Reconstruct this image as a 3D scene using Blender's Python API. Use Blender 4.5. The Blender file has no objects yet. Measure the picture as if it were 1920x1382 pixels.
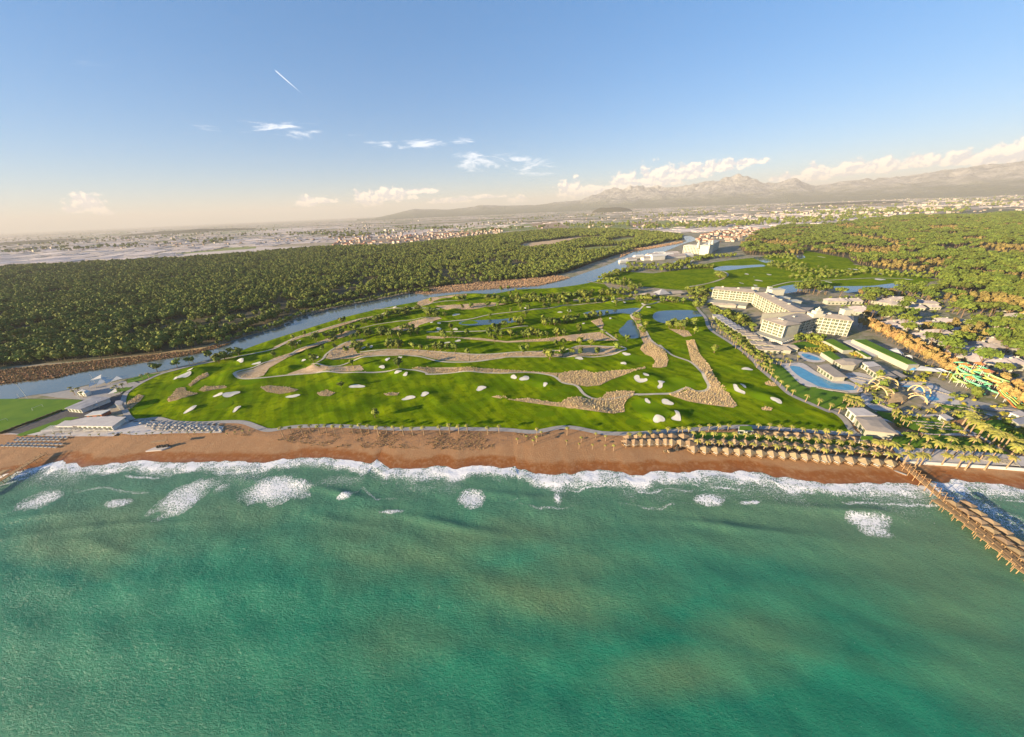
import bpy, math, random
import numpy as np
from mathutils import Vector, Matrix
from mathutils.geometry import delaunay_2d_cdt
R = math.radians
rnd = random.Random(7); NR = np.random.RandomState(11)
SC = bpy.context.scene; COL = SC.collection
# ------------------------------------------------------------------ camera
W0, H0, FPX, CAMH = 1920., 1382., 626., 150.
PITCH = math.atan(298/FPX); ROLL = math.atan(.0435)
Fv = Vector((0, math.cos(PITCH), -math.sin(PITCH))); R0 = Vector((1, 0, 0)); U0 = Vector((0, math.sin(PITCH), math.cos(PITCH)))
Uv = U0*math.cos(ROLL)+R0*math.sin(ROLL); Rv = R0*math.cos(ROLL)-U0*math.sin(ROLL)
cd = bpy.data.cameras.new('camera'); cam = bpy.data.objects.new('camera', cd); COL.objects.link(cam)
cd.sensor_fit = 'HORIZONTAL'; cd.sensor_width = 36; cd.lens = 36*FPX/W0; cd.clip_start = .5; cd.clip_end = 200000
M3 = Matrix((Rv, Uv, -Fv)).transposed()
cam.matrix_world = Matrix.Translation((0, 0, CAMH)) @ M3.to_4x4()
SC.camera = cam
# ------------------------------------------------------------------ light
SUN_EL, SUN_DIR = R(12.5), Vector((-1, -.45, 0)).normalized()
sd = bpy.data.lights.new('sun', 'SUN'); sd.energy = 5.0; sd.angle = R(.6); sd.color = (1, .79, .50)
sun = bpy.data.objects.new('sun', sd); COL.objects.link(sun)
to_sun = Vector((SUN_DIR.x*math.cos(SUN_EL), SUN_DIR.y*math.cos(SUN_EL), math.sin(SUN_EL)))
sun.rotation_euler = to_sun.to_track_quat('Z', 'Y').to_euler(); sun.location = (-300, -100, 300)
SC.view_settings.view_transform = 'Standard'; SC.view_settings.look = 'None'
SC.view_settings.exposure = 1.80; SC.view_settings.gamma = 1; SC.view_settings.use_curve_mapping = False
world = bpy.data.worlds.new('World'); SC.world = world; world.use_nodes = True
SC.cycles.max_bounces = 5; SC.cycles.diffuse_bounces = 2; SC.cycles.glossy_bounces = 2; SC.cycles.transmission_bounces = 2
SC.cycles.volume_bounces = 1; SC.cycles.transparent_max_bounces = 4; SC.cycles.use_denoising = True

class NT:
    """tiny node helper"""
    def __init__(s, t): s.t = t; s.n = t.nodes; s.l = t.links
    def new(s, typ, **k):
        n = s.n.new(typ)
        for a, b in k.items(): setattr(n, a, b)
        return n
    def put(s, sock, v):
        if hasattr(v, 'is_output') or isinstance(v, bpy.types.NodeSocket): s.l.new(v, sock)
        else: sock.default_value = v
    def m(s, op, a, b=None, c=None, clamp=False):
        n = s.new('ShaderNodeMath', operation=op, use_clamp=clamp)
        for i, v in enumerate((a, b, c)):
            if v is not None: s.put(n.inputs[i], v)
        return n.outputs[0]
    def vm(s, op, a, b=None, out=0):
        n = s.new('ShaderNodeVectorMath', operation=op); s.put(n.inputs[0], a)
        if b is not None: s.put(n.inputs[1], b)
        return n.outputs[out]
    def mix(s, f, a, b):
        n = s.new('ShaderNodeMix', data_type='RGBA', clamp_factor=True)
        s.put(n.inputs[0], f); s.put(n.inputs[6], a); s.put(n.inputs[7], b); return n.outputs[2]
    def noise(s, vec, scale, detail=4, rough=.55, dist=0):
        n = s.new('ShaderNodeTexNoise'); s.put(n.inputs['Vector'], vec)
        n.inputs['Scale'].default_value = scale; n.inputs['Detail'].default_value = detail
        n.inputs['Roughness'].default_value = rough; n.inputs['Distortion'].default_value = dist; return n.outputs[0]
    def ramp(s, v, lo, hi, a=0., b=1.):
        n = s.new('ShaderNodeMapRange', interpolation_type='SMOOTHSTEP'); s.put(n.inputs[0], v)
        for i, x in enumerate((lo, hi, a, b)): n.inputs[i+1].default_value = x
        return n.outputs[0]

def ray(px, py):
    return (Fv*FPX + Rv*(px-960) - Uv*(py-691)).normalized()
def azel(px, py):
    d = ray(px, py); return math.atan2(d.x, d.y), math.asin(d.z)

def build_world():
    n = NT(world.node_tree); n.n.clear()
    sky = n.new('ShaderNodeTexSky', sky_type='NISHITA', sun_disc=False, sun_elevation=SUN_EL,
                sun_rotation=math.atan2(SUN_DIR.x, SUN_DIR.y), altitude=150, air_density=1.0, dust_density=.25, ozone_density=3.0)
    hs = n.new('ShaderNodeHueSaturation'); hs.inputs['Saturation'].default_value = 1.35; gm = n.new('ShaderNodeGamma'); gm.inputs[1].default_value = .60; n.l.new(sky.outputs[0], gm.inputs[0]); sc = n.vm('MULTIPLY', gm.outputs[0], (1.66, 1.82, 2.14)); n.l.new(sc, hs.inputs['Color'])
    tc = n.new('ShaderNodeTexCoord'); dirv = n.vm('NORMALIZE', tc.outputs['Generated'])
    sp = n.new('ShaderNodeSeparateXYZ'); n.put(sp.inputs[0], dirv)
    az = n.m('ARCTAN2', sp.outputs[0], sp.outputs[1]); el = n.m('ARCSINE', sp.outputs[2])
    cb = n.new('ShaderNodeCombineXYZ'); n.put(cb.inputs[0], az); n.put(cb.inputs[1], el); ae = cb.outputs[0]
    fb = n.noise(ae, 45, 6, .6); fb2 = n.noise(n.vm('ADD', ae, (-.004, .006, 0)), 45, 6, .6)
    def blob(px, py, wx, wy, flat=True):
        a, e = azel(px, py); a2, _ = azel(px+wx, py); _, e2 = azel(px, py-wy)
        ra, re = abs(a2-a), abs(e2-e)
        dx = n.m('DIVIDE', n.m('SUBTRACT', az, a), ra); dy = n.m('DIVIDE', n.m('SUBTRACT', el, e), re)
        if flat: dy = n.m('MAXIMUM', dy, n.m('MULTIPLY', dy, -2.2))
        return n.m('SUBTRACT', 1, n.m('SQRT', n.m('ADD', n.m('MULTIPLY', dx, dx), n.m('MULTIPLY', dy, dy))))
    cum = None
    for b in [(168,388,46,30),(195,400,28,14),(140,396,30,14),(575,382,26,18),(600,378,40,10),(690,378,34,30),(735,370,52,24),(780,360,60,10),(845,378,60,9),(905,370,60,6),(970,376,24,12),
              (1070,362,36,32),(1110,356,30,14),(1170,352,46,38),(1120,362,30,18),(1230,342,60,42),(1290,328,60,26),(1345,316,60,20),(1400,306,52,11),
              (1530,330,50,30),(1590,322,50,30),(1480,336,50,14),(1650,316,60,26),(1730,306,70,26),(1800,302,70,24),(1860,298,60,34),(1910,290,50,48),(1990,280,70,60)]:
        v = blob(*b); cum = v if cum is None else n.m('MAXIMUM', cum, v)
    def dens(f): return n.ramp(n.m('ADD', cum, n.m('MULTIPLY', n.m('SUBTRACT', f, .5), 2.0)), .12, .42)
    d1 = dens(fb)
    lit = n.ramp(n.m('ADD', n.m('MULTIPLY', n.m('SUBTRACT', fb2, fb), -9), n.m('MULTIPLY', cum, .1)), -.42, .42)
    ccol = n.mix(lit, (5.4, 5.3, 5.7, 1), (9.6, 8.2, 6.8, 1))
    # cirrus wisps
    mp = n.new('ShaderNodeMapping'); n.put(mp.inputs[0], ae); mp.inputs['Rotation'].default_value = (0, 0, R(-14)); mp.inputs['Scale'].default_value = (1, 5, 1)
    wn = n.noise(mp.outputs[0], 9, 8, .68, 1.2); cir = None
    for b in [(515,240,85,26),(390,236,40,12),(725,272,48,10),(790,270,50,10),(865,264,26,8),(850,296,30,12),(910,302,95,20),(1010,312,56,18),(660,252,46,8),(100,105,120,18),(420,270,30,6),(710,318,40,8)]:
        v = blob(*b, flat=False); v = n.m('ADD', v, .12); k = n.m('MULTIPLY', v, .2 if b[0] in (100, 395, 420, 710, 660) else 1.0); cir = k if cir is None else n.m('MAXIMUM', cir, k)
    cd_ = n.m('MULTIPLY', n.ramp(n.m('ADD', cir, n.m('MULTIPLY', n.m('SUBTRACT', wn, .54), 7.0)), .0, 1.3), n.ramp(cir, 0, .3))
    cd_ = n.m('MULTIPLY', cd_, .62)
    # contrail
    a1, e1 = azel(516, 132); a2, e2 = azel(570, 179); L = math.hypot(a2-a1, e2-e1); ux, uy = (a2-a1)/L, (e2-e1)/L
    rx = n.m('SUBTRACT', az, a1); ry = n.m('SUBTRACT', el, e1)
    t = n.m('DIVIDE', n.m('ADD', n.m('MULTIPLY', rx, ux), n.m('MULTIPLY', ry, uy)), L)
    w = n.m('ABSOLUTE', n.m('SUBTRACT', n.m('MULTIPLY', rx, uy), n.m('MULTIPLY', ry, ux)))
    ct = n.m('MULTIPLY', n.ramp(w, .0003, .0011, 1, 0), n.m('MULTIPLY', n.ramp(t, 0, .01), n.ramp(t, .3, 1, .8, 0)))
    c = n.mix(n.m('MAXIMUM', cd_, ct), hs.outputs[0], (8.6, 8.6, 8.8, 1))
    c = n.mix(n.m('MULTIPLY', d1, .88), c, ccol)
    bg = n.new('ShaderNodeBackground'); n.put(bg.inputs[0], c); bg.inputs[1].default_value = .05
    o = n.new('ShaderNodeOutputWorld'); n.l.new(bg.outputs[0], o.inputs[0])
build_world()
# ------------------------------------------------------------------ helpers
def at(px, py, z=0.):
    d = ray(px, py); t = (z-CAMH)/d.z; return Vector((d.x*t, d.y*t, z))
REG = dict(a=(0,640,4), b=(400,640,4), c=(800,640,4), d=(1160,640,4.6075), e=(1520,640,4.6075), m=(400,520,4), n=(800,520,4),
           q=(1300,480,4.8), k=(1100,400,4.8), w=(1560,480,5.333), v=(1560,840,5.317), t=(1420,380,3.84), s=(1560,620,9.87), r=(1740,620,9.87), f=(0,400,4), g=(0,0,1))
def Z(reg, pts):
    ox, oy, s = REG[reg]; return [(ox+x/s, oy+y/s) for x, y in pts]
def G(pts, z=0.):           # source pixels -> ground points
    return np.array([at(x, y, z)[:2] for x, y in pts])
def GZ(reg, pts, z=0.): return G(Z(reg, pts), z)
def smooth(P, n=5, closed=False):
    P = np.asarray(P, float); N = len(P); out = []
    for i in range(N if closed else N-1):
        if closed: a, b, c, d = P[i-1], P[i], P[(i+1) % N], P[(i+2) % N]
        else: a, b, c, d = P[max(i-1, 0)], P[i], P[i+1], P[min(i+2, N-1)]
        for k in range(n):
            t = k/n; out.append(.5*((2*b)+(c-a)*t+(2*a-5*b+4*c-d)*t*t+(3*b-a-3*c+d)*t**3))
    if not closed: out.append(P[-1])
    return np.array(out)
def inside(P, poly):
    x, y = P[:, 0], P[:, 1]; r = np.zeros(len(P), bool); j = len(poly)-1
    for i in range(len(poly)):
        xi, yi = poly[i]; xj, yj = poly[j]
        if yi != yj:
            c = ((yi > y) != (yj > y)) & (x < (xj-xi)*(y-yi)/(yj-yi)+xi); r ^= c
        j = i
    return r
def pdist(P, poly, closed=True):
    d = np.full(len(P), 1e9); n = len(poly)
    for i in range(n if closed else n-1):
        a, b = poly[i], poly[(i+1) % n]; ab = b-a; L = max(ab@ab, 1e-9)
        t = np.clip(((P-a)@ab)/L, 0, 1); q = P-(a+t[:, None]*ab); d = np.minimum(d, np.hypot(q[:, 0], q[:, 1]))
    return d
def mesh(name, V, Fc, mats=(), mi=None, sm=False):
    me = bpy.data.meshes.new(name); me.from_pydata([tuple(map(float, v)) for v in V], [], Fc)
    for m in (mats if isinstance(mats, (list, tuple)) else [mats]): me.materials.append(m)
    if mi is not None: me.polygons.foreach_set('material_index', mi)
    if sm: me.polygons.foreach_set('use_smooth', [True]*len(Fc))
    me.update(); return me
def link(name, me, parent=None, loc=None, rz=0, sc=None):
    o = bpy.data.objects.new(name, me); COL.objects.link(o)
    if parent: o.parent = parent
    if loc is not None: o.location = loc
    if rz: o.rotation_euler = (0, 0, rz)
    if sc is not None: o.scale = sc if hasattr(sc, '__len__') else (sc,)*3
    return o
def struct(o): o['kind'] = 'structure'; return o
def tag(o, label, cat, group=None, kind=None):
    o['label'] = label; o['category'] = cat
    if group: o['group'] = group
    if kind: o['kind'] = kind
    return o
def thing(name, label, cat, loc=(0, 0, 0), rz=0, sc=1, group=None, parts=()):
    e = bpy.data.objects.new(name, None); COL.objects.link(e); e.empty_display_size = .5
    e.location = loc; e.rotation_euler = (0, 0, rz); e.scale = sc if hasattr(sc, '__len__') else (sc,)*3
    tag(e, label, cat, group)
    for pn, me in parts: link(pn, me, e)
    return e
ORD = ['', 'first', 'second', 'third', 'fourth', 'fifth', 'sixth', 'seventh', 'eighth', 'ninth', 'tenth', 'eleventh', 'twelfth', 'thirteenth', 'fourteenth', 'fifteenth', 'sixteenth', 'seventeenth', 'eighteenth', 'nineteenth', 'twentieth']
TENS = {2: 'twenty', 3: 'thirty', 4: 'forty', 5: 'fifty', 6: 'sixty', 7: 'seventy', 8: 'eighty', 9: 'ninety'}
def ordn(i):
    if i <= 20: return ORD[i]
    t, u = divmod(i, 10)
    if i >= 100: return 'hundred-and-'+(ordn(i-100) if i > 100 else 'zeroth')
    return TENS[t][:-1]+'ieth' if u == 0 else TENS[t]+'-'+ORD[u]
class MB:
    """collects simple shapes into one mesh"""
    def __init__(s): s.V = []; s.F = []; s.mi = []
    def add(s, V, F, mi=0):
        b = len(s.V); s.V += [tuple(v) for v in V]; s.F += [tuple(b+i for i in f) for f in F]; s.mi += [mi]*len(F); return s
    def box(s, x0, x1, y0, y1, z0, z1, mi=0):
        return s.add([(x0,y0,z0),(x1,y0,z0),(x1,y1,z0),(x0,y1,z0),(x0,y0,z1),(x1,y0,z1),(x1,y1,z1),(x0,y1,z1)],
                     [(0,3,2,1),(4,5,6,7),(0,1,5,4),(1,2,6,5),(2,3,7,6),(3,0,4,7)], mi)
    def prism(s, poly, z0, z1, mi=0, top=None):
        poly = [tuple(p[:2]) for p in poly]; n = len(poly)
        ar = sum(poly[i][0]*poly[(i+1) % n][1]-poly[(i+1) % n][0]*poly[i][1] for i in range(n))
        if ar < 0: poly = poly[::-1]
        V = [(x, y, z0) for x, y in poly]+[(x, y, z1) for x, y in poly]
        s.add(V, [tuple(range(n))[::-1]]+[(i, (i+1) % n, n+(i+1) % n, n+i) for i in range(n)], mi)
        s.F.append(tuple(len(s.V)-n+i for i in range(n))); s.mi.append(mi if top is None else top); return s
    def cyl(s, x, y, z0, z1, r0, r1=None, n=6, mi=0):
        r1 = r0 if r1 is None else r1
        V = [(x+r*math.cos(2*math.pi*i/n), y+r*math.sin(2*math.pi*i/n), z) for r, z in ((r0, z0), (r1, z1)) for i in range(n)]
        return s.add(V, [(i, (i+1) % n, n+(i+1) % n, n+i) for i in range(n)]+[tuple(range(n, 2*n))], mi)
    def tube(s, pts, r, n=6, mi=0, rr=None):
        pts = [Vector(p) for p in pts]; V = []; b = []
        for i, p in enumerate(pts):
            d = (pts[min(i+1, len(pts)-1)]-pts[max(i-1, 0)]).normalized()
            u = d.cross(Vector((0, 0, 1))); u = u.normalized() if u.length > 1e-3 else Vector((1, 0, 0)); w = d.cross(u)
            q = r if rr is None else rr[i]
            V += [p+(u*math.cos(2*math.pi*k/n)+w*math.sin(2*math.pi*k/n))*q for k in range(n)]
        Fc = [(i*n+k, i*n+(k+1) % n, (i+1)*n+(k+1) % n, (i+1)*n+k) for i in range(len(pts)-1) for k in range(n)]
        return s.add(V, Fc+[tuple(range(n))[::-1], tuple(range((len(pts)-1)*n, len(pts)*n))], mi)
    def hip(s, x0, x1, y0, y1, z0, z1, ridge=None, mi=0):
        w, d = x1-x0, y1-y0; k = min(w, d)/2 if ridge is None else ridge; xm, ym = (x0+x1)/2, (y0+y1)/2
        a, b = ((x0+k, ym), (x1-k, ym)) if w >= d else ((xm, y0+k), (xm, y1-k))
        V = [(x0,y0,z0),(x1,y0,z0),(x1,y1,z0),(x0,y1,z0),(a[0],a[1],z1),(b[0],b[1],z1)]
        Fc = [(0,1,5,4),(1,2,5),(2,3,4,5),(3,0,4)] if w >= d else [(0,1,4),(1,2,5,4),(2,3,5),(3,0,4,5)]
        return s.add(V, Fc+[(3,2,1,0)], mi)
    def mesh(s, name, mats, sm=False):
        return mesh(name, s.V, s.F, mats, s.mi, sm)
# ------------------------------------------------------------------ materials
def mat(name, cols, scale=.05, rough=.85, detail=5, bump=0, bscale=1., obj=False, spec=.3, rand=0., lo=.35, hi=.65, metal=0):
    m = bpy.data.materials.new(name); m.use_nodes = True; n = NT(m.node_tree); b = n.n['Principled BSDF']
    if obj: vec = n.new('ShaderNodeTexCoord').outputs['Object']
    else: vec = n.new('ShaderNodeNewGeometry').outputs['Position']
    cols = [tuple(c)+(1,) for c in cols]; c = cols[0]
    if len(cols) > 1:
        c = n.mix(n.ramp(n.noise(vec, scale, detail, .6), lo, hi), cols[0], cols[1])
    if len(cols) > 2:
        c = n.mix(n.ramp(n.noise(vec, scale*4.3, detail, .6), .45, .7), c, cols[2])
    if rand:
        oi = n.new('ShaderNodeObjectInfo').outputs['Random']; h = n.new('ShaderNodeHueSaturation')
        n.put(h.inputs['Hue'], n.m('ADD', n.m('MULTIPLY', oi, -.045*rand), .5+.0225*rand))
        n.put(h.inputs['Value'], n.m('ADD', n.m('MULTIPLY', n.m('FRACT', n.m('MULTIPLY', oi, 7.31)), .8*rand), 1-.35*rand)); n.put(h.inputs['Color'], c); c = h.outputs[0]
    n.put(b.inputs['Base Color'], c); b.inputs['Roughness'].default_value = rough; b.inputs['Specular IOR Level'].default_value = spec; b.inputs['Metallic'].default_value = metal
    if bump:
        bp = n.new('ShaderNodeBump'); bp.inputs['Strength'].default_value = 1; bp.inputs['Distance'].default_value = bump
        n.put(bp.inputs['Height'], n.noise(vec, bscale, 5, .6)); n.l.new(bp.outputs[0], b.inputs['Normal'])
    return m
M = {}
M['land'] = mat('land', [(.20,.15,.09),(.10,.12,.05)], .02, .95)
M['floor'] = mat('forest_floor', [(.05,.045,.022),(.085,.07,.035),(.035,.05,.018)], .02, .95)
M['resort'] = mat('resort_ground', [(.30,.25,.19),(.14,.15,.06),(.33,.28,.23)], .035, .9)
M['turf'] = mat('golf_turf', [(.095,.162,.002),(.180,.235,.003),(.068,.125,.002)], .03, .9, bump=.25, bscale=.5, spec=.0)
M['green'] = mat('putting_green', [(.10,.18,.003),(.125,.20,.004)], .05, .8, spec=.0)
M['tee'] = mat('tee_turf', [(.085,.165,.003),(.11,.18,.003)], .05, .8, spec=.0)
M['lawn'] = mat('lawn', [(.07,.16,.008),(.11,.20,.01)], .06, .85, spec=.15)
M['sandy'] = mat('bunker_sand', [(.60,.57,.50),(.52,.49,.43)], .2, .95)
M['dry'] = mat('dry_ground', [(.52,.36,.21),(.42,.29,.16),(.58,.43,.28)], .06, .95, bump=.2, bscale=.8)
M['tuft'] = mat('straw_grass', [(.66,.50,.27),(.52,.40,.20)], .3, .95, rand=.5)
M['path'] = mat('cart_path', [(.52,.46,.36),(.44,.39,.31)], .3, .9)
M['prom'] = mat('promenade', [(.36,.33,.30),(.29,.27,.25)], .3, .85)
M['reed'] = mat('reeds', [(.36,.22,.11),(.26,.17,.08),(.15,.12,.05)], .05, .95, rand=.5)
M['reedp'] = mat('pink_reeds', [(.42,.27,.17),(.32,.23,.13)], .05, .95, rand=.4)
M['river'] = mat('river_water', [(.10,.135,.135),(.15,.17,.15)], .008, .12, bump=.03, bscale=.6, spec=.5)
M['pond'] = mat('pond_water', [(.04,.085,.12),(.06,.11,.13)], .03, .08, bump=.02, bscale=.6, spec=.5)
M['pool'] = mat('pool_water', [(.06,.24,.38),(.09,.30,.44)], .2, .08, spec=.5)
M['deck'] = mat('pool_deck', [(.55,.50,.46),(.46,.42,.40)], .2, .8)
M['white'] = mat('white_paint', [(.62,.60,.55),(.54,.52,.48)], .2, .6)
M['cream'] = mat('cream_wall', [(.40,.385,.31),(.34,.33,.27)], .15, .8)
M['creamtrim'] = mat('cream_trim', [(.50,.48,.39)], 1, .7)
M['glass'] = mat('window_glass', [(.05,.07,.045),(.12,.14,.08)], .25, .45, spec=.3)
M['roof'] = mat('tan_roof', [(.38,.32,.26),(.30,.26,.22)], .15, .85)
M['roofg'] = mat('grey_roof', [(.24,.24,.26),(.32,.32,.34)], .2, .8)
M['villaroof'] = mat('villa_roof', [(.44,.38,.35),(.33,.29,.28)], .15, .85, rand=.5)
M['redroof'] = mat('red_roof', [(.40,.14,.07),(.32,.11,.06)], .2, .85)
M['wood'] = mat('wood', [(.40,.25,.12),(.30,.18,.09)], .5, .8)
M['thatch'] = mat('thatch', [(.33,.23,.135),(.26,.18,.10)], .8, .95, rand=.4)
M['canvas'] = mat('tan_canvas', [(.36,.265,.155),(.30,.215,.12)], .6, .9, rand=.3)
M['glulam'] = mat('light_timber', [(.62,.47,.24),(.55,.40,.19)], .6, .8)
M['trunk'] = mat('bark', [(.20,.13,.08),(.13,.09,.06)], .6, .95, obj=True)
M['ptrunk'] = mat('palm_bark', [(.34,.24,.14),(.26,.18,.11)], .8, .95, obj=True)
M['palm'] = mat('palm_leaf', [(.20,.20,.035),(.28,.245,.055)], .5, .75, rand=.5)
M['pine'] = mat('pine_needles', [(.09,.125,.022),(.175,.195,.034)], .35, .85, rand=.9, obj=True)
M['umb'] = mat('stone_pine_needles', [(.075,.11,.014),(.125,.155,.02)], .35, .85, rand=.6, obj=True)
M['leaf'] = mat('broad_leaves', [(.10,.14,.016),(.18,.20,.03)], .35, .85, rand=.9, obj=True)
M['autumn'] = mat('autumn_leaves', [(.28,.18,.065),(.36,.245,.085)], .35, .9, rand=.6, obj=True)
M['dark'] = mat('dark_timber', [(.07,.06,.05)], 1, .8)
M['asphalt'] = mat('asphalt', [(.06,.055,.06),(.09,.085,.085)], .3, .9)
M['metal'] = mat('galvanised', [(.45,.45,.45)], 1, .5)
M['blue'] = mat('blue_plastic', [(.08,.25,.5)], 1, .4)
for k, c in dict(sgreen=(.16,.52,.26), sorange=(.62,.20,.05), syellow=(.62,.52,.12), slime=(.34,.56,.18)).items(): M[k] = mat('slide_'+k, [c], 1, .35)
M['flower'] = mat('red_flowers', [(.5,.12,.05),(.42,.25,.06)], .6, .9)
M['grass_far'] = mat('far_field', [(.14,.19,.05),(.20,.20,.07)], .004, .95)
M['plastic'] = mat('greenhouse_plastic', [(.56,.49,.46),(.42,.37,.35)], .004, .95, rand=.6, spec=.05)
M['house'] = mat('house_wall', [(.40,.35,.29),(.34,.30,.25)], .01, .85, rand=.5)

def stripes(m, wl, ang, amt):
    n = NT(m.node_tree); b = n.n['Principled BSDF']; src = b.inputs['Base Color'].links[0].from_socket; g = n.new('ShaderNodeNewGeometry'); sp = n.new('ShaderNodeSeparateXYZ'); n.l.new(g.outputs['Position'], sp.inputs[0])
    w = n.m('ADD', n.m('MULTIPLY', sp.outputs[0], math.cos(ang)), n.m('MULTIPLY', sp.outputs[1], math.sin(ang))); w = n.m('ADD', w, n.m('MULTIPLY', n.noise(g.outputs['Position'], .01, 2), 40)); w = n.m('SINE', n.m('MULTIPLY', w, 6.283/wl))
    h = n.new('ShaderNodeHueSaturation'); n.put(h.inputs['Value'], n.m('ADD', 1, n.m('MULTIPLY', n.ramp(w, -.4, .4, -1, 1), amt))); n.l.new(src, h.inputs['Color']); n.l.new(h.outputs[0], b.inputs['Base Color'])
stripes(M['turf'], 10, .5, .11)
# --- sea, beach, plain, mountain materials
def mat_attr(name): 
    m = bpy.data.materials.new(name); m.use_nodes = True; n = NT(m.node_tree); return m, n, n.n['Principled BSDF']
def attr(n, k): a = n.new('ShaderNodeAttribute'); a.attribute_name = k; return a.outputs['Fac']
def rgb(*c): return tuple(c)+(1,)
def mk_sea():
    m, n, b = mat_attr('sea_water'); pos = n.new('ShaderNodeNewGeometry').outputs['Position']
    dist, foam, turb = attr(n, 'dist'), attr(n, 'foam'), attr(n, 'turb')
    big = n.noise(pos, .011, 5, .6, .8); mid = n.noise(pos, .045, 4, .6)
    c = n.mix(n.ramp(n.m('ADD', mid, n.m('MULTIPLY', big, .5)), .45, 1.05), rgb(.004,.145,.088), rgb(.012,.205,.122))
    c = n.mix(turb, c, rgb(.14,.20,.09))
    c = n.mix(n.ramp(dist, 100, 8, 0, .6), c, rgb(.12,.19,.125))
    st = n.new('ShaderNodeMapping'); n.put(st.inputs[0], pos); st.inputs['Scale'].default_value = (1.0, .6, 1); st.inputs['Rotation'].default_value = (0, 0, R(8))
    fine = n.noise(st.outputs[0], 2.0, 5, .75, .3)
    vo = n.new('ShaderNodeTexVoronoi', feature='DISTANCE_TO_EDGE'); n.put(vo.inputs['Vector'], n.vm('ADD', st.outputs[0], n.vm('MULTIPLY', n.new('ShaderNodeTexNoise').outputs[1], (.8,.8,0)))); vo.inputs['Scale'].default_value = 1.15
    lace = n.ramp(vo.outputs['Distance'], 0, .26, .34, -.34)
    fm = n.ramp(n.m('ADD', n.m('ADD', foam, n.m('MULTIPLY', n.m('SUBTRACT', fine, .5), 1.5)), lace), .50, .78)
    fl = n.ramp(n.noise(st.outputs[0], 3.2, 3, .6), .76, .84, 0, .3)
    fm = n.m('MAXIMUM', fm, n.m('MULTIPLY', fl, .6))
    c = n.mix(n.m('MULTIPLY', n.ramp(n.noise(pos, 1.3, 6, .75), .5, .72), .22), c, rgb(.07,.34,.20))  # wave glints painted as lighter noise specks in the water colour
    c = n.mix(fm, c, rgb(.82,.82,.84))
    n.put(b.inputs['Base Color'], c); n.put(b.inputs['Roughness'], n.m('ADD', .22, n.m('MULTIPLY', fm, .6))); b.inputs['IOR'].default_value = 1.33; b.inputs['Specular IOR Level'].default_value = .3
    wv = n.new('ShaderNodeMapping'); n.put(wv.inputs[0], pos); wv.inputs['Rotation'].default_value = (0, 0, R(20)); wv.inputs['Scale'].default_value = (.75, 1.35, 1)
    h = n.m('ADD', n.m('MULTIPLY', n.noise(wv.outputs[0], .95, 6, .72, .4), .6), n.m('MULTIPLY', n.noise(pos, .1, 2), .9))
    h = n.m('ADD', h, n.m('MULTIPLY', fm, .25))
    bp = n.new('ShaderNodeBump'); bp.inputs['Strength'].default_value = 1; bp.inputs['Distance'].default_value = 1.2; n.put(bp.inputs['Height'], h); n.l.new(bp.outputs[0], b.inputs['Normal'])
    return m
def mk_beach():
    m, n, b = mat_attr('beach_sand'); pos = n.new('ShaderNodeNewGeometry').outputs['Position']
    d, sc = attr(n, 'inland'), attr(n, 'scrub')
    mp = n.new('ShaderNodeMapping'); n.put(mp.inputs[0], pos); mp.inputs['Scale'].default_value = (.35, 1, 1)
    w = n.m('ADD', d, n.m('MULTIPLY', n.m('SUBTRACT', n.noise(mp.outputs[0], .10, 5, .6), .5), 13))
    c = n.mix(n.ramp(w, 7, 12), rgb(.26,.088,.018), rgb(.35,.185,.085))
    c = n.mix(n.ramp(w, -3, 2.5), rgb(.15,.06,.025), c)
    c = n.mix(n.m('MULTIPLY', n.ramp(n.noise(pos, .35, 6, .7), .45, .7), .5), c, rgb(.41,.26,.135))
    c = n.mix(n.m('MULTIPLY', n.ramp(n.noise(pos, .7, 6, .75), .44, .6), sc), c, rgb(.24,.14,.08))
    n.put(b.inputs['Base Color'], c); n.put(b.inputs['Roughness'], n.ramp(w, 0, 9, .45, .95)); b.inputs['Specular IOR Level'].default_value = .3
    bp = n.new('ShaderNodeBump'); bp.inputs['Strength'].default_value = 1; n.put(bp.inputs['Distance'], .30)
    n.put(bp.inputs['Height'], n.m('ADD', n.noise(pos, .9, 5, .7), n.m('MULTIPLY', n.m('MULTIPLY', n.noise(pos, 1.6, 4, .7), sc), 2))); n.l.new(bp.outputs[0], b.inputs['Normal'])
    return m
def mk_plain():
    m, n, b = mat_attr('plain_fields'); pos = n.new('ShaderNodeNewGeometry').outputs['Position']
    mp = n.new('ShaderNodeMapping'); n.put(mp.inputs[0], pos); mp.inputs['Rotation'].default_value = (0, 0, R(12)); mp.inputs['Scale'].default_value = (.5, 1, 1)
    def vor(scale):
        v = n.new('ShaderNodeTexVoronoi', distance='CHEBYCHEV'); n.put(v.inputs['Vector'], mp.outputs[0]); v.inputs['Scale'].default_value = scale; v.inputs['Randomness'].default_value = .9
        s = n.new('ShaderNodeSeparateColor'); n.l.new(v.outputs['Color'], s.inputs[0]); return s.outputs
    v1, v2 = vor(.0042), vor(.0016)
    c = n.mix(n.ramp(v2[0], .3, .7), rgb(.22,.155,.10), rgb(.13,.17,.055))
    c = n.mix(n.ramp(v1[1], .45, .6), c, rgb(.31,.25,.17)); c = n.mix(n.ramp(v1[2], .72, .76), c, rgb(.08,.085,.04))
    zone = n.ramp(n.noise(pos, .00042, 3, .6), .38, .52)
    gh = n.m('MULTIPLY', n.ramp(v1[0], .55, .58), zone)
    c = n.mix(gh, c, n.mix(v2[1], rgb(.36,.29,.25), rgb(.54,.46,.41)))
    n.put(b.inputs['Base Color'], c); b.inputs['Roughness'].default_value = .9; return m
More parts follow.
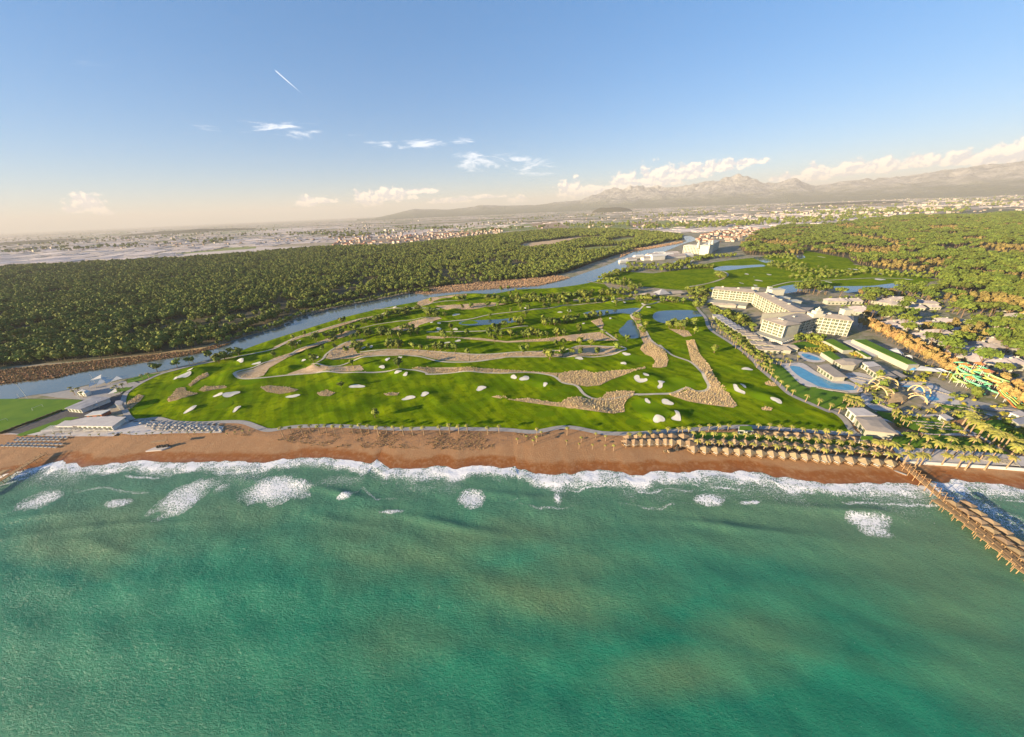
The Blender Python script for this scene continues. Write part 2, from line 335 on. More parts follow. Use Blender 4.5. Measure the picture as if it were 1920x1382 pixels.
def mk_mount():
    m, n, b = mat_attr('mountain_rock'); g = n.new('ShaderNodeNewGeometry'); pos = g.outputs['Position']
    sp = n.new('ShaderNodeSeparateXYZ'); n.l.new(g.outputs['Normal'], sp.inputs[0]); s2 = n.new('ShaderNodeSeparateXYZ'); n.l.new(pos, s2.inputs[0])
    rock = n.mix(n.ramp(n.noise(pos, .0035, 6, .65), .4, .6), rgb(.30,.29,.29), rgb(.15,.155,.16))
    veg = rgb(.06,.075,.035)
    f = n.ramp(n.m('ADD', s2.outputs[2], n.m('MULTIPLY', n.noise(pos, .0012, 6, .7), 900)), 550, 1000)
    n.put(b.inputs['Base Color'], n.mix(f, veg, rock)); b.inputs['Roughness'].default_value = .95
    bp = n.new('ShaderNodeBump'); bp.inputs['Distance'].default_value = 260; n.put(bp.inputs['Height'], n.noise(pos, .0022, 8, .68)); n.l.new(bp.outputs[0], b.inputs['Normal']); return m
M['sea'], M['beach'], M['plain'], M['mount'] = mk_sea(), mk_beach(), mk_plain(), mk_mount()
# ------------------------------------------------------------------ sea, beach, river, land
SEA_Z = -2.
shore_px = [(-300,935),(-100,905),(0,893),(60,876),(110,868),(165,876),(215,869),(290,864),(350,868),(400,863),(500,864),(560,859),(640,863),(700,867),(705,861),(730,876),(790,880),(845,876),(880,878),(925,874),(975,880),(1005,890),(1080,888),(1120,884),(1180,888),(1240,884),(1280,883),(1340,888),(1380,883),(1430,886),(1450,893),(1500,900),(1560,908),(1620,907),(1700,908),(1740,908),(1790,900),(1850,905),(1920,915),(2100,925),(2400,945)]
SH = G(shore_px, SEA_Z); SH = SH[np.argsort(SH[:, 0])]
def ys(x):
    x = np.asarray(x, float); n1 = lambda s, k: np.interp((x/s) % 255, np.arange(256), np.random.RandomState(k).rand(256))-.5
    return np.interp(x, SH[:, 0], SH[:, 1]) + 3.2*np.abs(n1(15, 41)*2)-1.2+2.6*n1(6, 43)+1.1*n1(2.6, 44)
edge_px = Z('a', [(-900,900),(-400,780),(0,700),(300,690),(800,640),(1000,600),(1080,585),(1180,575),(1300,605),(1500,610)])+Z('b', [(100,600),(230,605),(330,640),(420,665),(550,645),(650,635),(900,630),(1100,640),(1400,655)])+Z('c', [(0,650),(400,655),(600,660),(770,675),(870,665),(1000,640),(1120,645),(1300,680),(1450,690),(1600,690),(1920,660)])+Z('d', [(1000,735),(1200,740),(1843,785)])
EDGE = G(edge_px)
def rows_grid(xs, ysets, zf, name, mats, attrs):
    """grid whose columns run between two curves"""
    nx, ny = len(xs), ysets.shape[1]
    X = np.repeat(xs, ny); Y = ysets.ravel(); Zz = zf(X, Y)
    i = np.arange((nx-1)*(ny-1)); a = (i//(ny-1))*ny + i % (ny-1)
    Fc = np.stack([a, a+ny, a+ny+1, a+1], 1)
    me = bpy.data.meshes.new(name); me.vertices.add(len(X)); me.vertices.foreach_set('co', np.stack([X, Y, Zz], 1).astype(np.float32).ravel())
    me.loops.add(Fc.size); me.loops.foreach_set('vertex_index', Fc.ravel().astype(np.int32)); me.polygons.add(len(Fc))
    me.polygons.foreach_set('loop_start', (np.arange(len(Fc))*4).astype(np.int32)); me.polygons.foreach_set('loop_total', np.full(len(Fc), 4, np.int32))
    me.polygons.foreach_set('use_smooth', np.ones(len(Fc), bool))
    for k, fn in attrs.items():
        A = me.attributes.new(k, 'FLOAT', 'POINT'); A.data.foreach_set('value', fn(X, Y).astype(np.float32))
    me.materials.append(mats); me.update(calc_edges=True); return struct(link(name, me))
def vnoise(X, Y, s, seed=0):
    """cheap smooth value noise"""
    r = np.random.RandomState(seed); T = r.rand(64, 64); x, y = X/s+500, Y/s+500
    xi, yi = np.floor(x).astype(int), np.floor(y).astype(int); fx, fy = x-xi, y-yi; fx = fx*fx*(3-2*fx); fy = fy*fy*(3-2*fy)
    g = lambda a, b: T[a % 64, b % 64]
    return (g(xi, yi)*(1-fx)+g(xi+1, yi)*fx)*(1-fy)+(g(xi, yi+1)*(1-fx)+g(xi+1, yi+1)*fx)*fy
def fbm(X, Y, s, seed=0, o=5):
    return sum(vnoise(X, Y, s/2**i, seed+i)*.5**i for i in range(o))/(2-.5**(o-1))
FOAM = [(345,934,46,26,.9),(520,918,60,22,1.),(470,926,30,14,.5),(72,939,34,12,.85),(222,943,24,6,.8),(414,915,16,9,.5),(645,931,15,7,.9),(885,935,27,17,.95),(1045,934,9,15,.75),(1326,936,30,11,.95),(1340,930,50,10,.35),
        (1250,920,110,22,.28),(1408,943,22,3,.9),(1625,975,46,13,1.),(1635,992,30,13,.8),(1660,1000,14,8,.5),(735,960,30,4,.85),(1180,920,30,20,.3),(1820,945,60,20,.62),(1890,980,60,20,.5),(1860,920,70,14,.7),(1700,932,70,10,.35),(800,915,70,12,.3),(640,900,70,12,.35)]
SWELL = [([(560,905),(640,925),(720,942)],1.3),([(690,955),(760,966),(860,988),(960,1005)],1.3),([(860,915),(960,930),(1060,935)],.9),([(1200,975),(1280,977),(1400,992),(1540,1008)],1.3),([(1380,938),(1480,950),(1620,958),(1700,960)],1.),([(1560,965),(1640,958),(1700,975)],1.),
         ([(0,975),(60,968),(160,960)],.9),([(0,1010),(200,985),(420,978)],.9),([(560,960),(640,978),(720,990)],.8),([(430,895),(520,905)],.6),([(1000,905),(1150,905),(1300,902)],.6),([(1780,930),(1850,955),(1920,970)],1.3),([(150,1010),(240,1040),(300,1060)],.7)]
def swell(X, Y):
    P = np.stack([X, Y], 1); z = np.zeros(len(P)); L = fbm(X, Y, 40, 90)*8
    for pts, a in SWELL:
        c = smooth(G(pts, SEA_Z), 3); bb = (X > c[:, 0].min()-20) & (X < c[:, 0].max()+20) & (Y > c[:, 1].min()-20) & (Y < c[:, 1].max()+20)
        if bb.any():
            d = pdist(P[bb], c, False); mid = (c[0]+c[-1])/2; hl = np.hypot(*(c[-1]-c[0]))*.42; z[bb] += .6*a*np.exp(-(d/2.8)**2)*np.exp(-((X[bb]-mid[0])/hl)**2)*(.7+.6*fbm(X[bb], Y[bb], 12, 66))
    z += .24*np.sin((Y+L+X*.05)/3.6)*np.clip((ys(X)-Y)/40, 0, 1)*(.4+1.2*fbm(X, Y, 50, 12))+.3*np.sin((Y*.8+X*.45+L*1.3)/2.3)*np.clip((ys(X)-Y)/30, 0, 1)*fbm(X, Y, 35, 19)*.5
    return z+.25*(fbm(X, Y, 9, 31, 4)-.5)
def sea_z(X, Y):
    d = ys(X)-Y
    return SEA_Z + swell(X, Y)*np.clip(d/10, 0, 1) + .35*np.exp(-((d-6)/3.)**2)
def foamf(X, Y):
    d = ys(X)-Y; wig = 9*(fbm(X, Y, 22, 5)-.5)+5*(fbm(X, Y, 7, 8)-.5)
    w = 7.5+5*(fbm(X*1., Y*.2, 60, 77)-.3)
    f = np.clip(1.3-np.abs(d-w*.45+wig*.6)/w, 0, 1.1)*(.62+.55*np.clip((fbm(X, Y, 6, 15)-.38)*4, 0, 1)+.25*(fbm(X, Y, 2.4, 16)-.5))
    f = np.maximum(f, 1.05*np.clip(1-np.abs(d-2.2)/1.8, 0, 1))
    pm = np.clip((fbm(X, Y*.4, 45, 88)-.42)*5, 0, 1)
    f = np.maximum(f, (.16+.30*pm)*np.clip(1-(d-8+wig)/24, 0, 1)*(d > 0))
    b2 = 15+7*(fbm(X, 0*Y, 55, 99)-.5)+3*(fbm(X, 0*Y, 12, 93)-.5); f = np.maximum(f, .85*np.clip(1-np.abs(d-b2)/1.6, 0, 1)*np.clip((fbm(X, 0*Y, 50, 95)-.46)*6, 0, 1))
    b3 = 27+9*(fbm(X, 0*Y, 70, 109)-.5)+3*(fbm(X, 0*Y, 14, 103)-.5); f = np.maximum(f, .5*np.clip(1-np.abs(d-b3)/1.8, 0, 1)*np.clip((fbm(X, 0*Y, 40, 105)-.55)*7, 0, 1))
    for px, py, wx, wy, s in FOAM:
        c = at(px, py, SEA_Z); a = at(px+wx, py, SEA_Z)-c; b = at(px, py-wy, SEA_Z)-c
        ra, rb = a.length, b.length
        k = 1-np.sqrt(((X-c.x)/ra)**2+((Y-c.y)/rb)**2); k = k+.9*(fbm(X, Y, 8, 21)-.5)
        f = np.maximum(f, s*(.32*(k > 0)+.66*np.clip(k*1.6, 0, 1)))
    return f
def turbf(X, Y):
    t = np.zeros(len(X))
    for px, py, wx, wy, s in [(1060,1090,220,120,.85),(900,1010,330,60,.75),(1280,1260,230,60,.6),(1420,1180,170,50,.5),(200,990,170,45,.65),(1750,1060,300,130,.55),(1850,1260,180,90,.4),(1500,960,320,60,.45),(420,960,170,45,.45),(700,1000,220,50,.45),(760,1200,160,60,.35)]:
        c = at(px, py, SEA_Z); a = (at(px+wx, py, SEA_Z)-c).length; b = (at(px, py-wy, SEA_Z)-c).length
        k = 1-np.sqrt(((X-c.x)/a)**2+((Y-c.y)/b)**2); t = np.maximum(t, s*.85*np.clip((k+.15+1.8*(fbm(X*.6-Y*.2, Y*2.0+X*.5, 45, 55, 6)-.5))*1.2, 0, 1))
    return t
xs_ = np.concatenate([np.linspace(-1500, -380, 60), np.arange(-379, 320, .9), np.linspace(321, 1500, 60)])
t_ = np.concatenate([np.linspace(0, 1, 190)[:-1]**1.0*.62, .62+.38*np.linspace(0, 1, 40)**2]) 
top = ys(xs_)+4; yy = top[:, None] - np.linspace(0, 1, 260)[None, :]*(top-5)[:, None]
yy = np.concatenate([yy, np.linspace(0, -1500, 20)[None, :]+0*top[:, None]], 1)[:, ::-1]
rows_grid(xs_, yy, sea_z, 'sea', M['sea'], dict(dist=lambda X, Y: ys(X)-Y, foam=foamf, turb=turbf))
def beach_z(X, Y):
    d = Y-ys(X); e = np.interp(X, EDGE[:, 0], EDGE[:, 1])-Y
    z = -2+d*.055+.25*(fbm(X, Y, 14, 3)-.5)*np.clip(d/10, 0, 1)
    dune = .9*(fbm(X, Y, 7, 13, 4)-.45)*np.clip((d-20)/12, 0, 1)*np.clip(e/6, 0, 1)*scrubf(X, Y)
    return np.minimum(z, -.12)+dune
SCR = G(Z('b', [(150,640),(560,660),(900,650),(1920,665)])+Z('c', [(600,670),(800,700),(760,790),(300,810),(0,800)])+Z('b', [(1500,800),(1000,790),(700,770),(300,720),(120,700)]))
def scrubf(X, Y):
    P = np.stack([X, Y], 1); return np.where(inside(P, SCR), np.clip(pdist(P, SCR)/7, 0, 1), 0)
xb = np.concatenate([np.linspace(-1500, -440, 30), np.arange(-439, 320, 1.3), np.linspace(322, 1500, 30)])
lo, hi = ys(xb)-14, np.maximum(np.interp(xb, EDGE[:, 0], EDGE[:, 1])+8, ys(xb)+30)
rows_grid(xb, lo[:, None]+(hi-lo)[:, None]*np.linspace(0, 1, 60)[None, :], beach_z, 'beach', M['beach'], dict(inland=lambda X, Y: Y-ys(X), scrub=scrubf))
FLATN = [0]
def flat(name, poly, z, m, kind=True):
    FLATN[0] += 1; z = z+FLATN[0]*.003
    V = [(p[0], p[1], z) for p in poly]; c = delaunay_2d_cdt([Vector(p[:2]) for p in poly], [], [tuple(range(len(poly)))], 1, 1e-4)
    o = link(name, mesh(name, [(v.x, v.y, z) for v in c[0]], [tuple(f) for f in c[2]], m))
    for f in o.data.polygons: pass
    if kind: struct(o)
    return o
# far plain: one sheet from the beach to the horizon
BL = 45000
sx = np.concatenate([[-BL], EDGE[::1][np.argsort(EDGE[:, 0])][:, 0]]); pl = [(-BL, 190)]
for x, y in EDGE[np.argsort(EDGE[:, 0])]: pl.append((x, y+1.5))
pl += [(BL, 190), (BL, BL), (-BL, BL)]
struct(flat('plain', pl, -.6, M['plain']))
# sea floor under everything seaward
struct(link('seabed', MB().box(-BL, BL, -3000, 260, -7, -6).mesh('seabed', [M['beach']])))
# local land
RIV_N = Z('a', [(-1200,700),(-400,540),(0,460),(200,410),(430,380),(640,330),(800,300),(1000,270),(1120,240),(1250,215),(1600,130)])+Z('m', [(0,620),(110,590),(220,545),(400,480),(700,385),(1000,295),(1300,225),(1540,180),(1640,150),(1900,120)])+Z('n', [(500,122),(700,90),(1000,75),(1300,20)])+Z('k', [(360,490),(350,450),(470,400),(600,370),(700,345),(870,275),(960,250),(990,235),(960,215)])
RIV_F = Z('f', [(-1400,1560),(-500,1380),(0,1285),(400,1240),(600,1195),(900,1150),(1200,1100),(1500,1050),(1750,970)])+Z('m', [(0,520),(250,440),(400,400),(500,365),(620,305),(750,270),(900,235),(1200,180),(1480,120),(1640,105)])+Z('n', [(0,125),(350,95),(850,60),(1040,15)])+Z('k', [(0,530),(250,440),(400,350),(870,262),(885,240),(875,208),(930,203)])
RN, RF = smooth(G(RIV_N), 3), smooth(G(RIV_F), 3)
RIVER = np.concatenate([RN, RF[::-1]])
FOREST_L = G([(-500,780),(-200,730),(0,688),(150,676),(300,662),(375,652),(430,632),(500,607),(560,584),(640,567),(700,555),(800,541),(900,531),(1010,522),(1060,512),(1100,497),(1150,480),(1200,465),(1250,454),(1278,450),(1278,444),(1240,438),(1150,431),(1040,431),(940,440),(850,450),(750,461),(600,465),(400,482),(200,492),(0,503),(-300,530),(-800,560)])
FOREST_R = G([(1385,462),(1420,437),(1470,425),(1560,422),(1640,412),(1700,406),(1820,405),(1920,400),(2100,395),(2300,440),(2300,600),(2100,700),(1980,700),(1920,640),(1880,600),(1820,560),(1760,545),(1770,525),(1700,510),(1640,505),(1560,482),(1520,500),(1470,480),(1400,478)])
LOCAL = np.concatenate([G([(-1500,800)]), FOREST_L[::-1][:-1][:2]*1.0, G([(-200,540),(0,512),(200,500),(400,490),(600,475),(750,468),(850,456),(940,447),(1040,438)]), G([(1150,440),(1240,442),(1300,440),(1420,432),(1560,418),(1700,404),(1920,398),(2300,390),(2600,800)])])
LOCAL = G([(-1600,700),(-1200,600),(-300,522),(0,498),(200,488),(400,478),(600,461),(750,457),(850,446),(940,436),(1040,427),(1150,427),(1240,434),(1300,436),(1420,430),(1560,418),(1700,403),(1920,397),(2500,390)]); LOCAL = np.concatenate([LOCAL, G([(3000,800),(2200,850)]), [(x, y+1.) for x, y in EDGE[np.argsort(-EDGE[:, 0])]]])
flat('ground', LOCAL, -.30, M['resort'])
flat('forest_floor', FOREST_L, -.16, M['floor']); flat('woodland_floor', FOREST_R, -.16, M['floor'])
flat('river', RIVER, -.05, M['river'])
BANK = np.concatenate([RF[:56], G([(700,557),(600,577),(540,594),(480,618),(430,636),(375,656),(300,665),(150,680),(0,694),(-300,744),(-500,800)])])
flat('reed_bank', np.concatenate([RF[:40], G(Z('m',[(600,290),(480,350),(250,430),(0,505)])+[(375,648),(300,662),(150,678),(0,692),(-300,744)])]), -.10, M['reed'])
REEDP = GZ('n', [(0,128),(350,98),(850,63),(1080,5),(1000,-10),(850,0),(600,15),(350,40),(100,75),(-60,100),(-160,115)])
flat('reed_flat', REEDP, -.02, M['reedp'])
REEDK = GZ('k', [(300,400),(420,345),(600,315),(870,265),(860,250),(600,295),(400,325),(310,370)]); flat('reed_flat', REEDK, -.02, M['reedp'])
CLEARS = [GZ('k', [(-640,310),(-560,270),(-100,215),(140,205),(170,220),(-80,245),(-300,290),(-500,320)]), GZ('k', [(-160,325),(60,300),(300,290),(360,310),(200,330),(0,350)]), G([(1130,452),(1180,444),(1200,448),(1160,457)])]
flat('clearing', CLEARS[0], -.04, M['dry']); flat('clearing', CLEARS[1], -.04, M['grass_far']); flat('clearing', CLEARS[2], -.04, M['grass_far'])
M['gfield'] = mat('green_field', [(.15,.20,.05),(.22,.23,.08)], .006, .95); M['bfield'] = mat('brown_field', [(.26,.17,.10),(.33,.24,.15)], .006, .95); M['pfield'] = mat('covered_field', [(.54,.46,.42),(.44,.38,.35)], .004, .8)
REG['y'] = (960, 280, 4); REG['x'] = (1400, 240, 3.69)
for k, r, pts in [('g','y',[(-400,590),(0,568),(130,558),(200,600),(0,612),(-400,640)]), ('b','y',[(130,558),(330,535),(420,590),(200,602)]), ('g','y',[(425,560),(860,545),(900,590),(430,600)]), ('b','y',[(880,550),(1100,540),(1180,580),(920,590)]), ('g','y',[(1090,540),(1300,520),(1500,560),(1300,600),(1100,600)]), ('p','y',[(910,575),(1100,590),(1250,600),(1260,625),(1000,620)]), ('g','y',[(1400,575),(1700,560),(1920,570),(1900,600),(1500,600)]),
                  ('g','f',[(-200,430),(500,372),(760,342),(1250,305),(1300,320),(700,385),(0,428),(-200,445)]), ('p','f',[(540,382),(960,340),(1180,327),(1000,360),(640,386)]), ('p','f',[(0,390),(300,360),(620,340),(900,322),(1000,326),(500,362),(0,405)]), ('g','f',[(400,250),(700,230),(760,245),(420,275)]), ('p','f',[(1680,290),(1900,270),(1900,285),(1700,302)]), ('b','f',[(900,330),(1500,262),(1700,245),(1720,255),(1300,300)]), ('g','f',[(1250,300),(1400,280),(1800,250),(1920,240),(1920,262),(1400,300)]),
                  ('p','t',[(-100,140),(0,115),(400,72),(1000,72),(1560,92),(1500,106),(900,112),(640,135),(100,165)]), ('b','x',[(0,500),(700,480),(1300,450),(1920,430),(1920,460),(1200,490),(300,520),(0,520)]), ('g','x',[(1250,470),(1600,455),(1640,470),(1300,490)]), ('b','x',[(400,530),(1000,515),(1000,535),(420,548)])]:
    flat('field', GZ(r, pts), -.52 if k != 'x' else 0, M[k+'field'])
# ------------------------------------------------------------------ golf course relief
GOLF = np.concatenate([G(Z('a', [(985,592),(1080,587),(1180,577),(1300,607),(1500,612)])+Z('b', [(100,602),(230,607),(330,642),(420,667),(550,647),(650,637),(900,632),(1100,642),(1400,657)])+Z('c', [(0,652),(400,657),(600,662),(770,677),(870,667),(1000,642),(1120,647),(1300,682),(1450,692),(1600,692),(1920,662)])+Z('d', [(600,745),(1000,735),(1200,740),(1843,785)])
   +Z('e', [(355,775),(330,700),(230,630),(130,590),(0,530)])+Z('d', [(1660,545),(1480,465),(1380,375),(1200,225),(1050,85),(960,0)])+Z('q', [(500,900),(330,780),(170,680),(130,600),(100,520),(60,470),(0,410)])+[(1270,556),(1230,562),(1200,558),(1150,548)]), RN[::-1][np.searchsorted([0],[0])[0]:][(RN[::-1][:, 1] < at(1130,524).y) & (RN[::-1][:, 0] > at(440,664).x)], G(Z('a', [(1600,140),(1450,180),(1300,220),(1200,245),(1090,300),(1000,345),(950,400),(930,470),(950,540)]))])
GF = [GZ('k', [(110,600),(300,520),(420,530),(600,540),(900,500),(1150,440),(1300,420),(1500,400),(1700,370),(1900,380),(2200,430),(2600,490),(3170,600),(2900,650),(2500,665),(2100,680),(1800,680),(1500,660),(1200,665),(1000,700),(700,680),(480,655),(330,640)]),
      GZ('t', [(330,340),(480,370),(650,400),(700,440),(560,470),(400,440),(330,400)])]
for i, p in enumerate(GF): flat('far_fairway', p, -.08, M['turf'])
PONDS = [smooth(GZ('n', p), 4, True) for p in ([(245,350),(270,330),(400,322),(560,315),(620,308),(700,315),(640,340),(500,352),(330,362)],
   [(1175,270),(1240,255),(1330,245),(1460,240),(1560,230),(1610,240),(1560,275),(1460,270),(1360,278),(1300,290),(1200,285)],
   [(1440,400),(1480,360),(1510,325),(1545,325),(1570,370),(1600,410),(1595,450),(1530,460),(1470,440)],
   [(1695,300),(1720,262),(1800,250),(1960,246),(2060,262),(2080,290),(2000,300),(1930,330),(1880,320),(1820,345),(1740,335)])]
PONDS2 = [smooth(GZ('k', p), 4, True) for p in ([(1140,500),(1220,475),(1400,470),(1570,462),(1600,478),(1450,490),(1300,510),(1200,515)], [(1500,400),(1560,390),(1640,415),(1690,430),(1620,445),(1560,430)],
   [(1085,690),(1120,672),(1160,668),(1140,700)],[(1720,680),(1760,665),(1930,670),(1920,700),(1760,720)], [(800,425),(960,415),(960,440),(800,455)])]+[smooth(GZ('t', p), 3, True) for p in ([(150,610),(300,590),(250,645),(180,650)], [(480,605),(800,600),(900,590),(1000,580),(1080,590),(1000,610),(850,622),(650,650),(600,625)], [(280,385),(320,375),(345,395),(300,405)])]
BUNK = [(349,707,16,9),(331,712,8,3),(360,699,8,4),(411,744,16,5),(434,742,28,8),(359,770,14,10),(445,769,12,8),(452,679,12,4),(550,745,24,6),(670,727,28,6),(767,748,28,7),(797,742,18,7),(717,691,12,5),(727,677,10,6),(750,673,10,5),(747,702,16,4),(761,706,10,5),(590,673,16,6),(570,678,12,3),(681,655,12,4),(697,654,8,4),(482,683,18,5),(454,680,12,5),(836,645,20,4),(859,641,15,4),
  (902,730,22,8),(963,710,13,7),(984,712,20,8),(1022,724,10,7),(1086,674,22,5),(1174,666,20,6),(1169,684,13,6),(1199,713,25,11),(1210,707,10,7),(1239,723,15,12),(1213,755,11,8),(1250,757,24,10),(1267,784,18,16),(1234,790,22,13),(1384,735,24,11),(1392,729,12,6),(1455,754,18,9),(1400,694,24,4),
  (740,578,8,3),(561,644,8,5),(810,610,9,2),(824,610,8,3),(823,619,14,4),(854,619,12,4),(855,591,18,4),(730,642,10,3),(1067,584,12,4),(1144,599,7,3),(1094,609,8,2),(1216,578,10,4),(1205,572,8,3),(1151,569,12,2),(1171,569,7,2),(985,580,7,2),(1050,587,12,2)]
BUNKF = [(1421,521,7,3),(1422,526,9,3),(1442,515,8,2),(1400,514,7,2),(1416,535,6,2),(1649,524,16,3),(1703,524,8,2),(1554,529,8,2),(1642,507,8,2),(1650,513,9,2),(1600,505,12,2),(1540,482,5,2),(1390,531,4,2)]
MND = []
for i, (px, py, w, h) in enumerate(BUNK):
    c = at(px, py); r = max((at(px+w/2, py)-c).length, 3)
    MND.append((c.x-r*.4, c.y+r*1.0, 1.1+rnd.random()*.7, r*.55+4.5)); MND.append((c.x+r*.9, c.y+1, .8, 6))
gx0, gy0, gx1, gy1 = GOLF[:, 0].min(), GOLF[:, 1].min(), GOLF[:, 0].max(), GOLF[:, 1].max()
for _ in range(420): MND.append((rnd.uniform(gx0, gx1), rnd.uniform(gy0, gy1), rnd.uniform(.1, 2.4), rnd.uniform(5.5, 14)))
MND = np.array(MND)
ALLP = PONDS
def relief(P):
    P = np.asarray(P, float)[:, :2]; z = np.zeros(len(P))
    for cx, cy, a, r in MND:
        k = (np.abs(P[:, 0]-cx) < 3*r) & (np.abs(P[:, 1]-cy) < 3*r)
        if k.any(): z[k] += a*np.exp(-((P[k, 0]-cx)**2+(P[k, 1]-cy)**2)/r**2)
    msk = np.where(inside(P, GOLF), np.clip(pdist(P, GOLF)/14, 0, 1), 0)
    for q in ALLP:
        k = (P[:, 0] > q[:, 0].min()-14) & (P[:, 0] < q[:, 0].max()+14) & (P[:, 1] > q[:, 1].min()-14) & (P[:, 1] < q[:, 1].max()+14)
        if k.any(): msk[k] *= np.where(inside(P[k], q), 0, np.clip(pdist(P[k], q)/12, 0, 1))
    return z*msk*msk*(3-2*msk)
def drape(name, poly, dz, m, res=4., kind=True, base=relief):
    poly = np.asarray(poly)[:, :2]; x0, y0 = poly.min(0); x1, y1 = poly.max(0)
    X, Y = np.meshgrid(np.arange(x0+res/2, x1, res), np.arange(y0+res/2, y1, res)); P = np.stack([X.ravel(), Y.ravel()], 1)
    if len(P): P = P[inside(P, poly)]
    if len(P): P = P[pdist(P, poly) > res*.35]
    n = len(poly); vs = [Vector(p) for p in poly]+[Vector(p) for p in P]
    c = delaunay_2d_cdt(vs, [], [tuple(range(n))], 1, 1e-4)
    V = np.array([(v.x, v.y) for v in c[0]]); z = base(V)+dz
    o = link(name, mesh(name, np.column_stack([V, z]), [tuple(f) for f in c[2]], m, sm=True))
    return struct(o) if kind else o
drape('golf_turf', GOLF, .0, M['turf'], 4.)
def ribbon(P, w):
    P = np.asarray(P); d = np.gradient(P, axis=0); d /= np.linalg.norm(d, axis=1)[:, None]+1e-9; nrm = np.stack([-d[:, 1], d[:, 0]], 1)
    return P+nrm*w/2, P-nrm*w/2
def path(name, pts, w, m, dz=.34, sm=4, base=relief):
    P = smooth(pts, sm); L = np.concatenate([[0], np.cumsum(np.hypot(*np.diff(P, axis=0).T))]); k = max(int(L[-1]/3.5), 2)
    t = np.linspace(0, L[-1], k); P = np.stack([np.interp(t, L, P[:, 0]), np.interp(t, L, P[:, 1])], 1)
    a, b = ribbon(P, w); V = np.concatenate([a, b]); z = base(V)+dz
    return struct(link(name, mesh(name, np.column_stack([V, z]), [(i, i+k, i+k+1, i+1) for i in range(k-1)], m)))
WASTE = [('c', [(1320,420),(1350,385),(1450,372),(1550,375),(1565,400),(1500,440),(1480,480),(1485,530),(1400,545),(1300,545),(1150,525),(1050,510),(1000,470),(1060,430),(1150,420),(1230,440)]),
 ('c', [(485,420),(540,418),(640,440),(760,425),(880,450),(1000,465),(1040,505),(900,480),(650,445),(540,435)]),
 ('c', [(985,240),(1100,225),(1180,220),(1250,240),(1400,220),(1560,215),(1640,190),(1640,205),(1500,250),(1380,290),(1300,330),(1200,340),(1080,320),(1010,310),(985,275)]),
 ('c', [(1600,60),(1620,20),(1680,10),(1740,50),(1790,90),(1812,140),(1800,190),(1750,200),(1690,195),(1715,150),(1690,120),(1640,100)]),
 ('c', [(-110,212),(-60,200),(0,205),(300,205),(600,215),(900,235),(980,240),(980,262),(850,238),(500,240),(250,238),(0,243)]),
 ('d', [(580,0),(650,0),(700,110),(790,220),(830,320),(950,460),(1025,555),(990,575),(880,562),(750,545),(600,520),(470,480),(430,462),(540,425),(590,392),(640,425),(740,438),(790,395),(740,300),(690,230),(625,170),(600,80)]),
 ('b', [(355,350),(420,335),(560,345),(640,365),(610,385),(500,398),(400,380)]), ('b', [(775,390),(850,365),(915,390),(870,412),(800,410)]), ('b', [(1275,395),(1340,385),(1395,390),(1380,408),(1300,408)]),
 ('a', [(1255,440),(1290,400),(1330,350),(1390,345),(1400,375),(1490,400),(1420,430),(1330,460),(1270,465)]), ('a', [(1410,330),(1480,270),(1560,240),(1570,260),(1500,290),(1430,340)]), ('a', [(1490,370),(1530,340),(1690,335),(1700,350),(1600,365),(1530,380)]),
 ('a', [(945,500),(960,450),(1040,405),(1085,410),(1050,450),(990,500),(960,515)]), ('d', [(1230,575),(1270,565),(1320,580),(1320,600),(1240,595)]), ('d', [(1260,360),(1290,345),(1340,355),(1370,385),(1330,390),(1270,375)])]
DRYW = [('m', [(165,740),(300,690),(450,610),(600,560),(800,480),(1000,410),(1090,400),(1080,420),(900,480),(700,550),(560,600),(420,680),(380,740),(300,765),(190,755)]),
 ('m', [(830,610),(880,550),(1000,490),(1100,470),(1150,470),(1050,520),(1080,570),(1300,548),(1500,540),(1920,570),(1920,630),(1720,625),(1560,590),(1200,590),(1060,610),(900,620)]),
 ('m', [(550,730),(700,680),(760,665),(900,680),(1100,660),(1150,720),(900,715),(600,735)]),
 ('n', [(320,572),(350,580),(700,565),(900,555),(1060,550),(1150,515),(1380,520),(1490,545),(1400,580),(1100,600),(700,595),(400,630),(325,632)]),
 ('n', [(0,440),(120,445),(400,455),(600,480),(900,460),(1100,430),(1300,410),(1380,455),(1440,475),(1300,475),(900,485),(600,490),(300,465),(0,460)]),
 ('n', [(1230,330),(1310,305),(1330,360),(1310,390),(1280,370)]), ('n', [(1540,300),(1600,270),(1640,420),(1720,500),(1800,575),(1760,570),(1700,520),(1640,520),(1600,440),(1570,350)]),
 ('m', [(1320,395),(1500,330),(1660,300),(1720,310),(1600,345),(1500,390),(1400,420)]), ('n', [(1815,385),(1960,400),(1990,440),(1930,450),(1860,410)]), ('n', [(60,215),(300,200),(500,190),(600,200),(350,240),(150,245)]),
 ('m', [(450,525),(600,455),(900,365),(1100,312),(1350,265),(1350,275),(1100,325),(900,385),(620,470),(460,535)]), ('m', [(1540,180),(1640,155),(1900,125),(1900,140),(1700,165),(1620,200),(1500,230)]), ('n', [(1100,165),(1600,150),(1900,170),(1900,185),(1600,165),(1100,180)])]
WP = [GZ(r, p) for r, p in WASTE]; DP = [GZ(r, p) for r, p in DRYW]
for p in WP: drape('waste_bunker', p, .18, M['dry'], 4)
for p in DP: drape('dry_rough', p, .15, M['dry'], 4)
for q in PONDS: flat('pond', q, .10, M['pond'])
for q in PONDS2: flat('pond', q, .02, M['pond'])
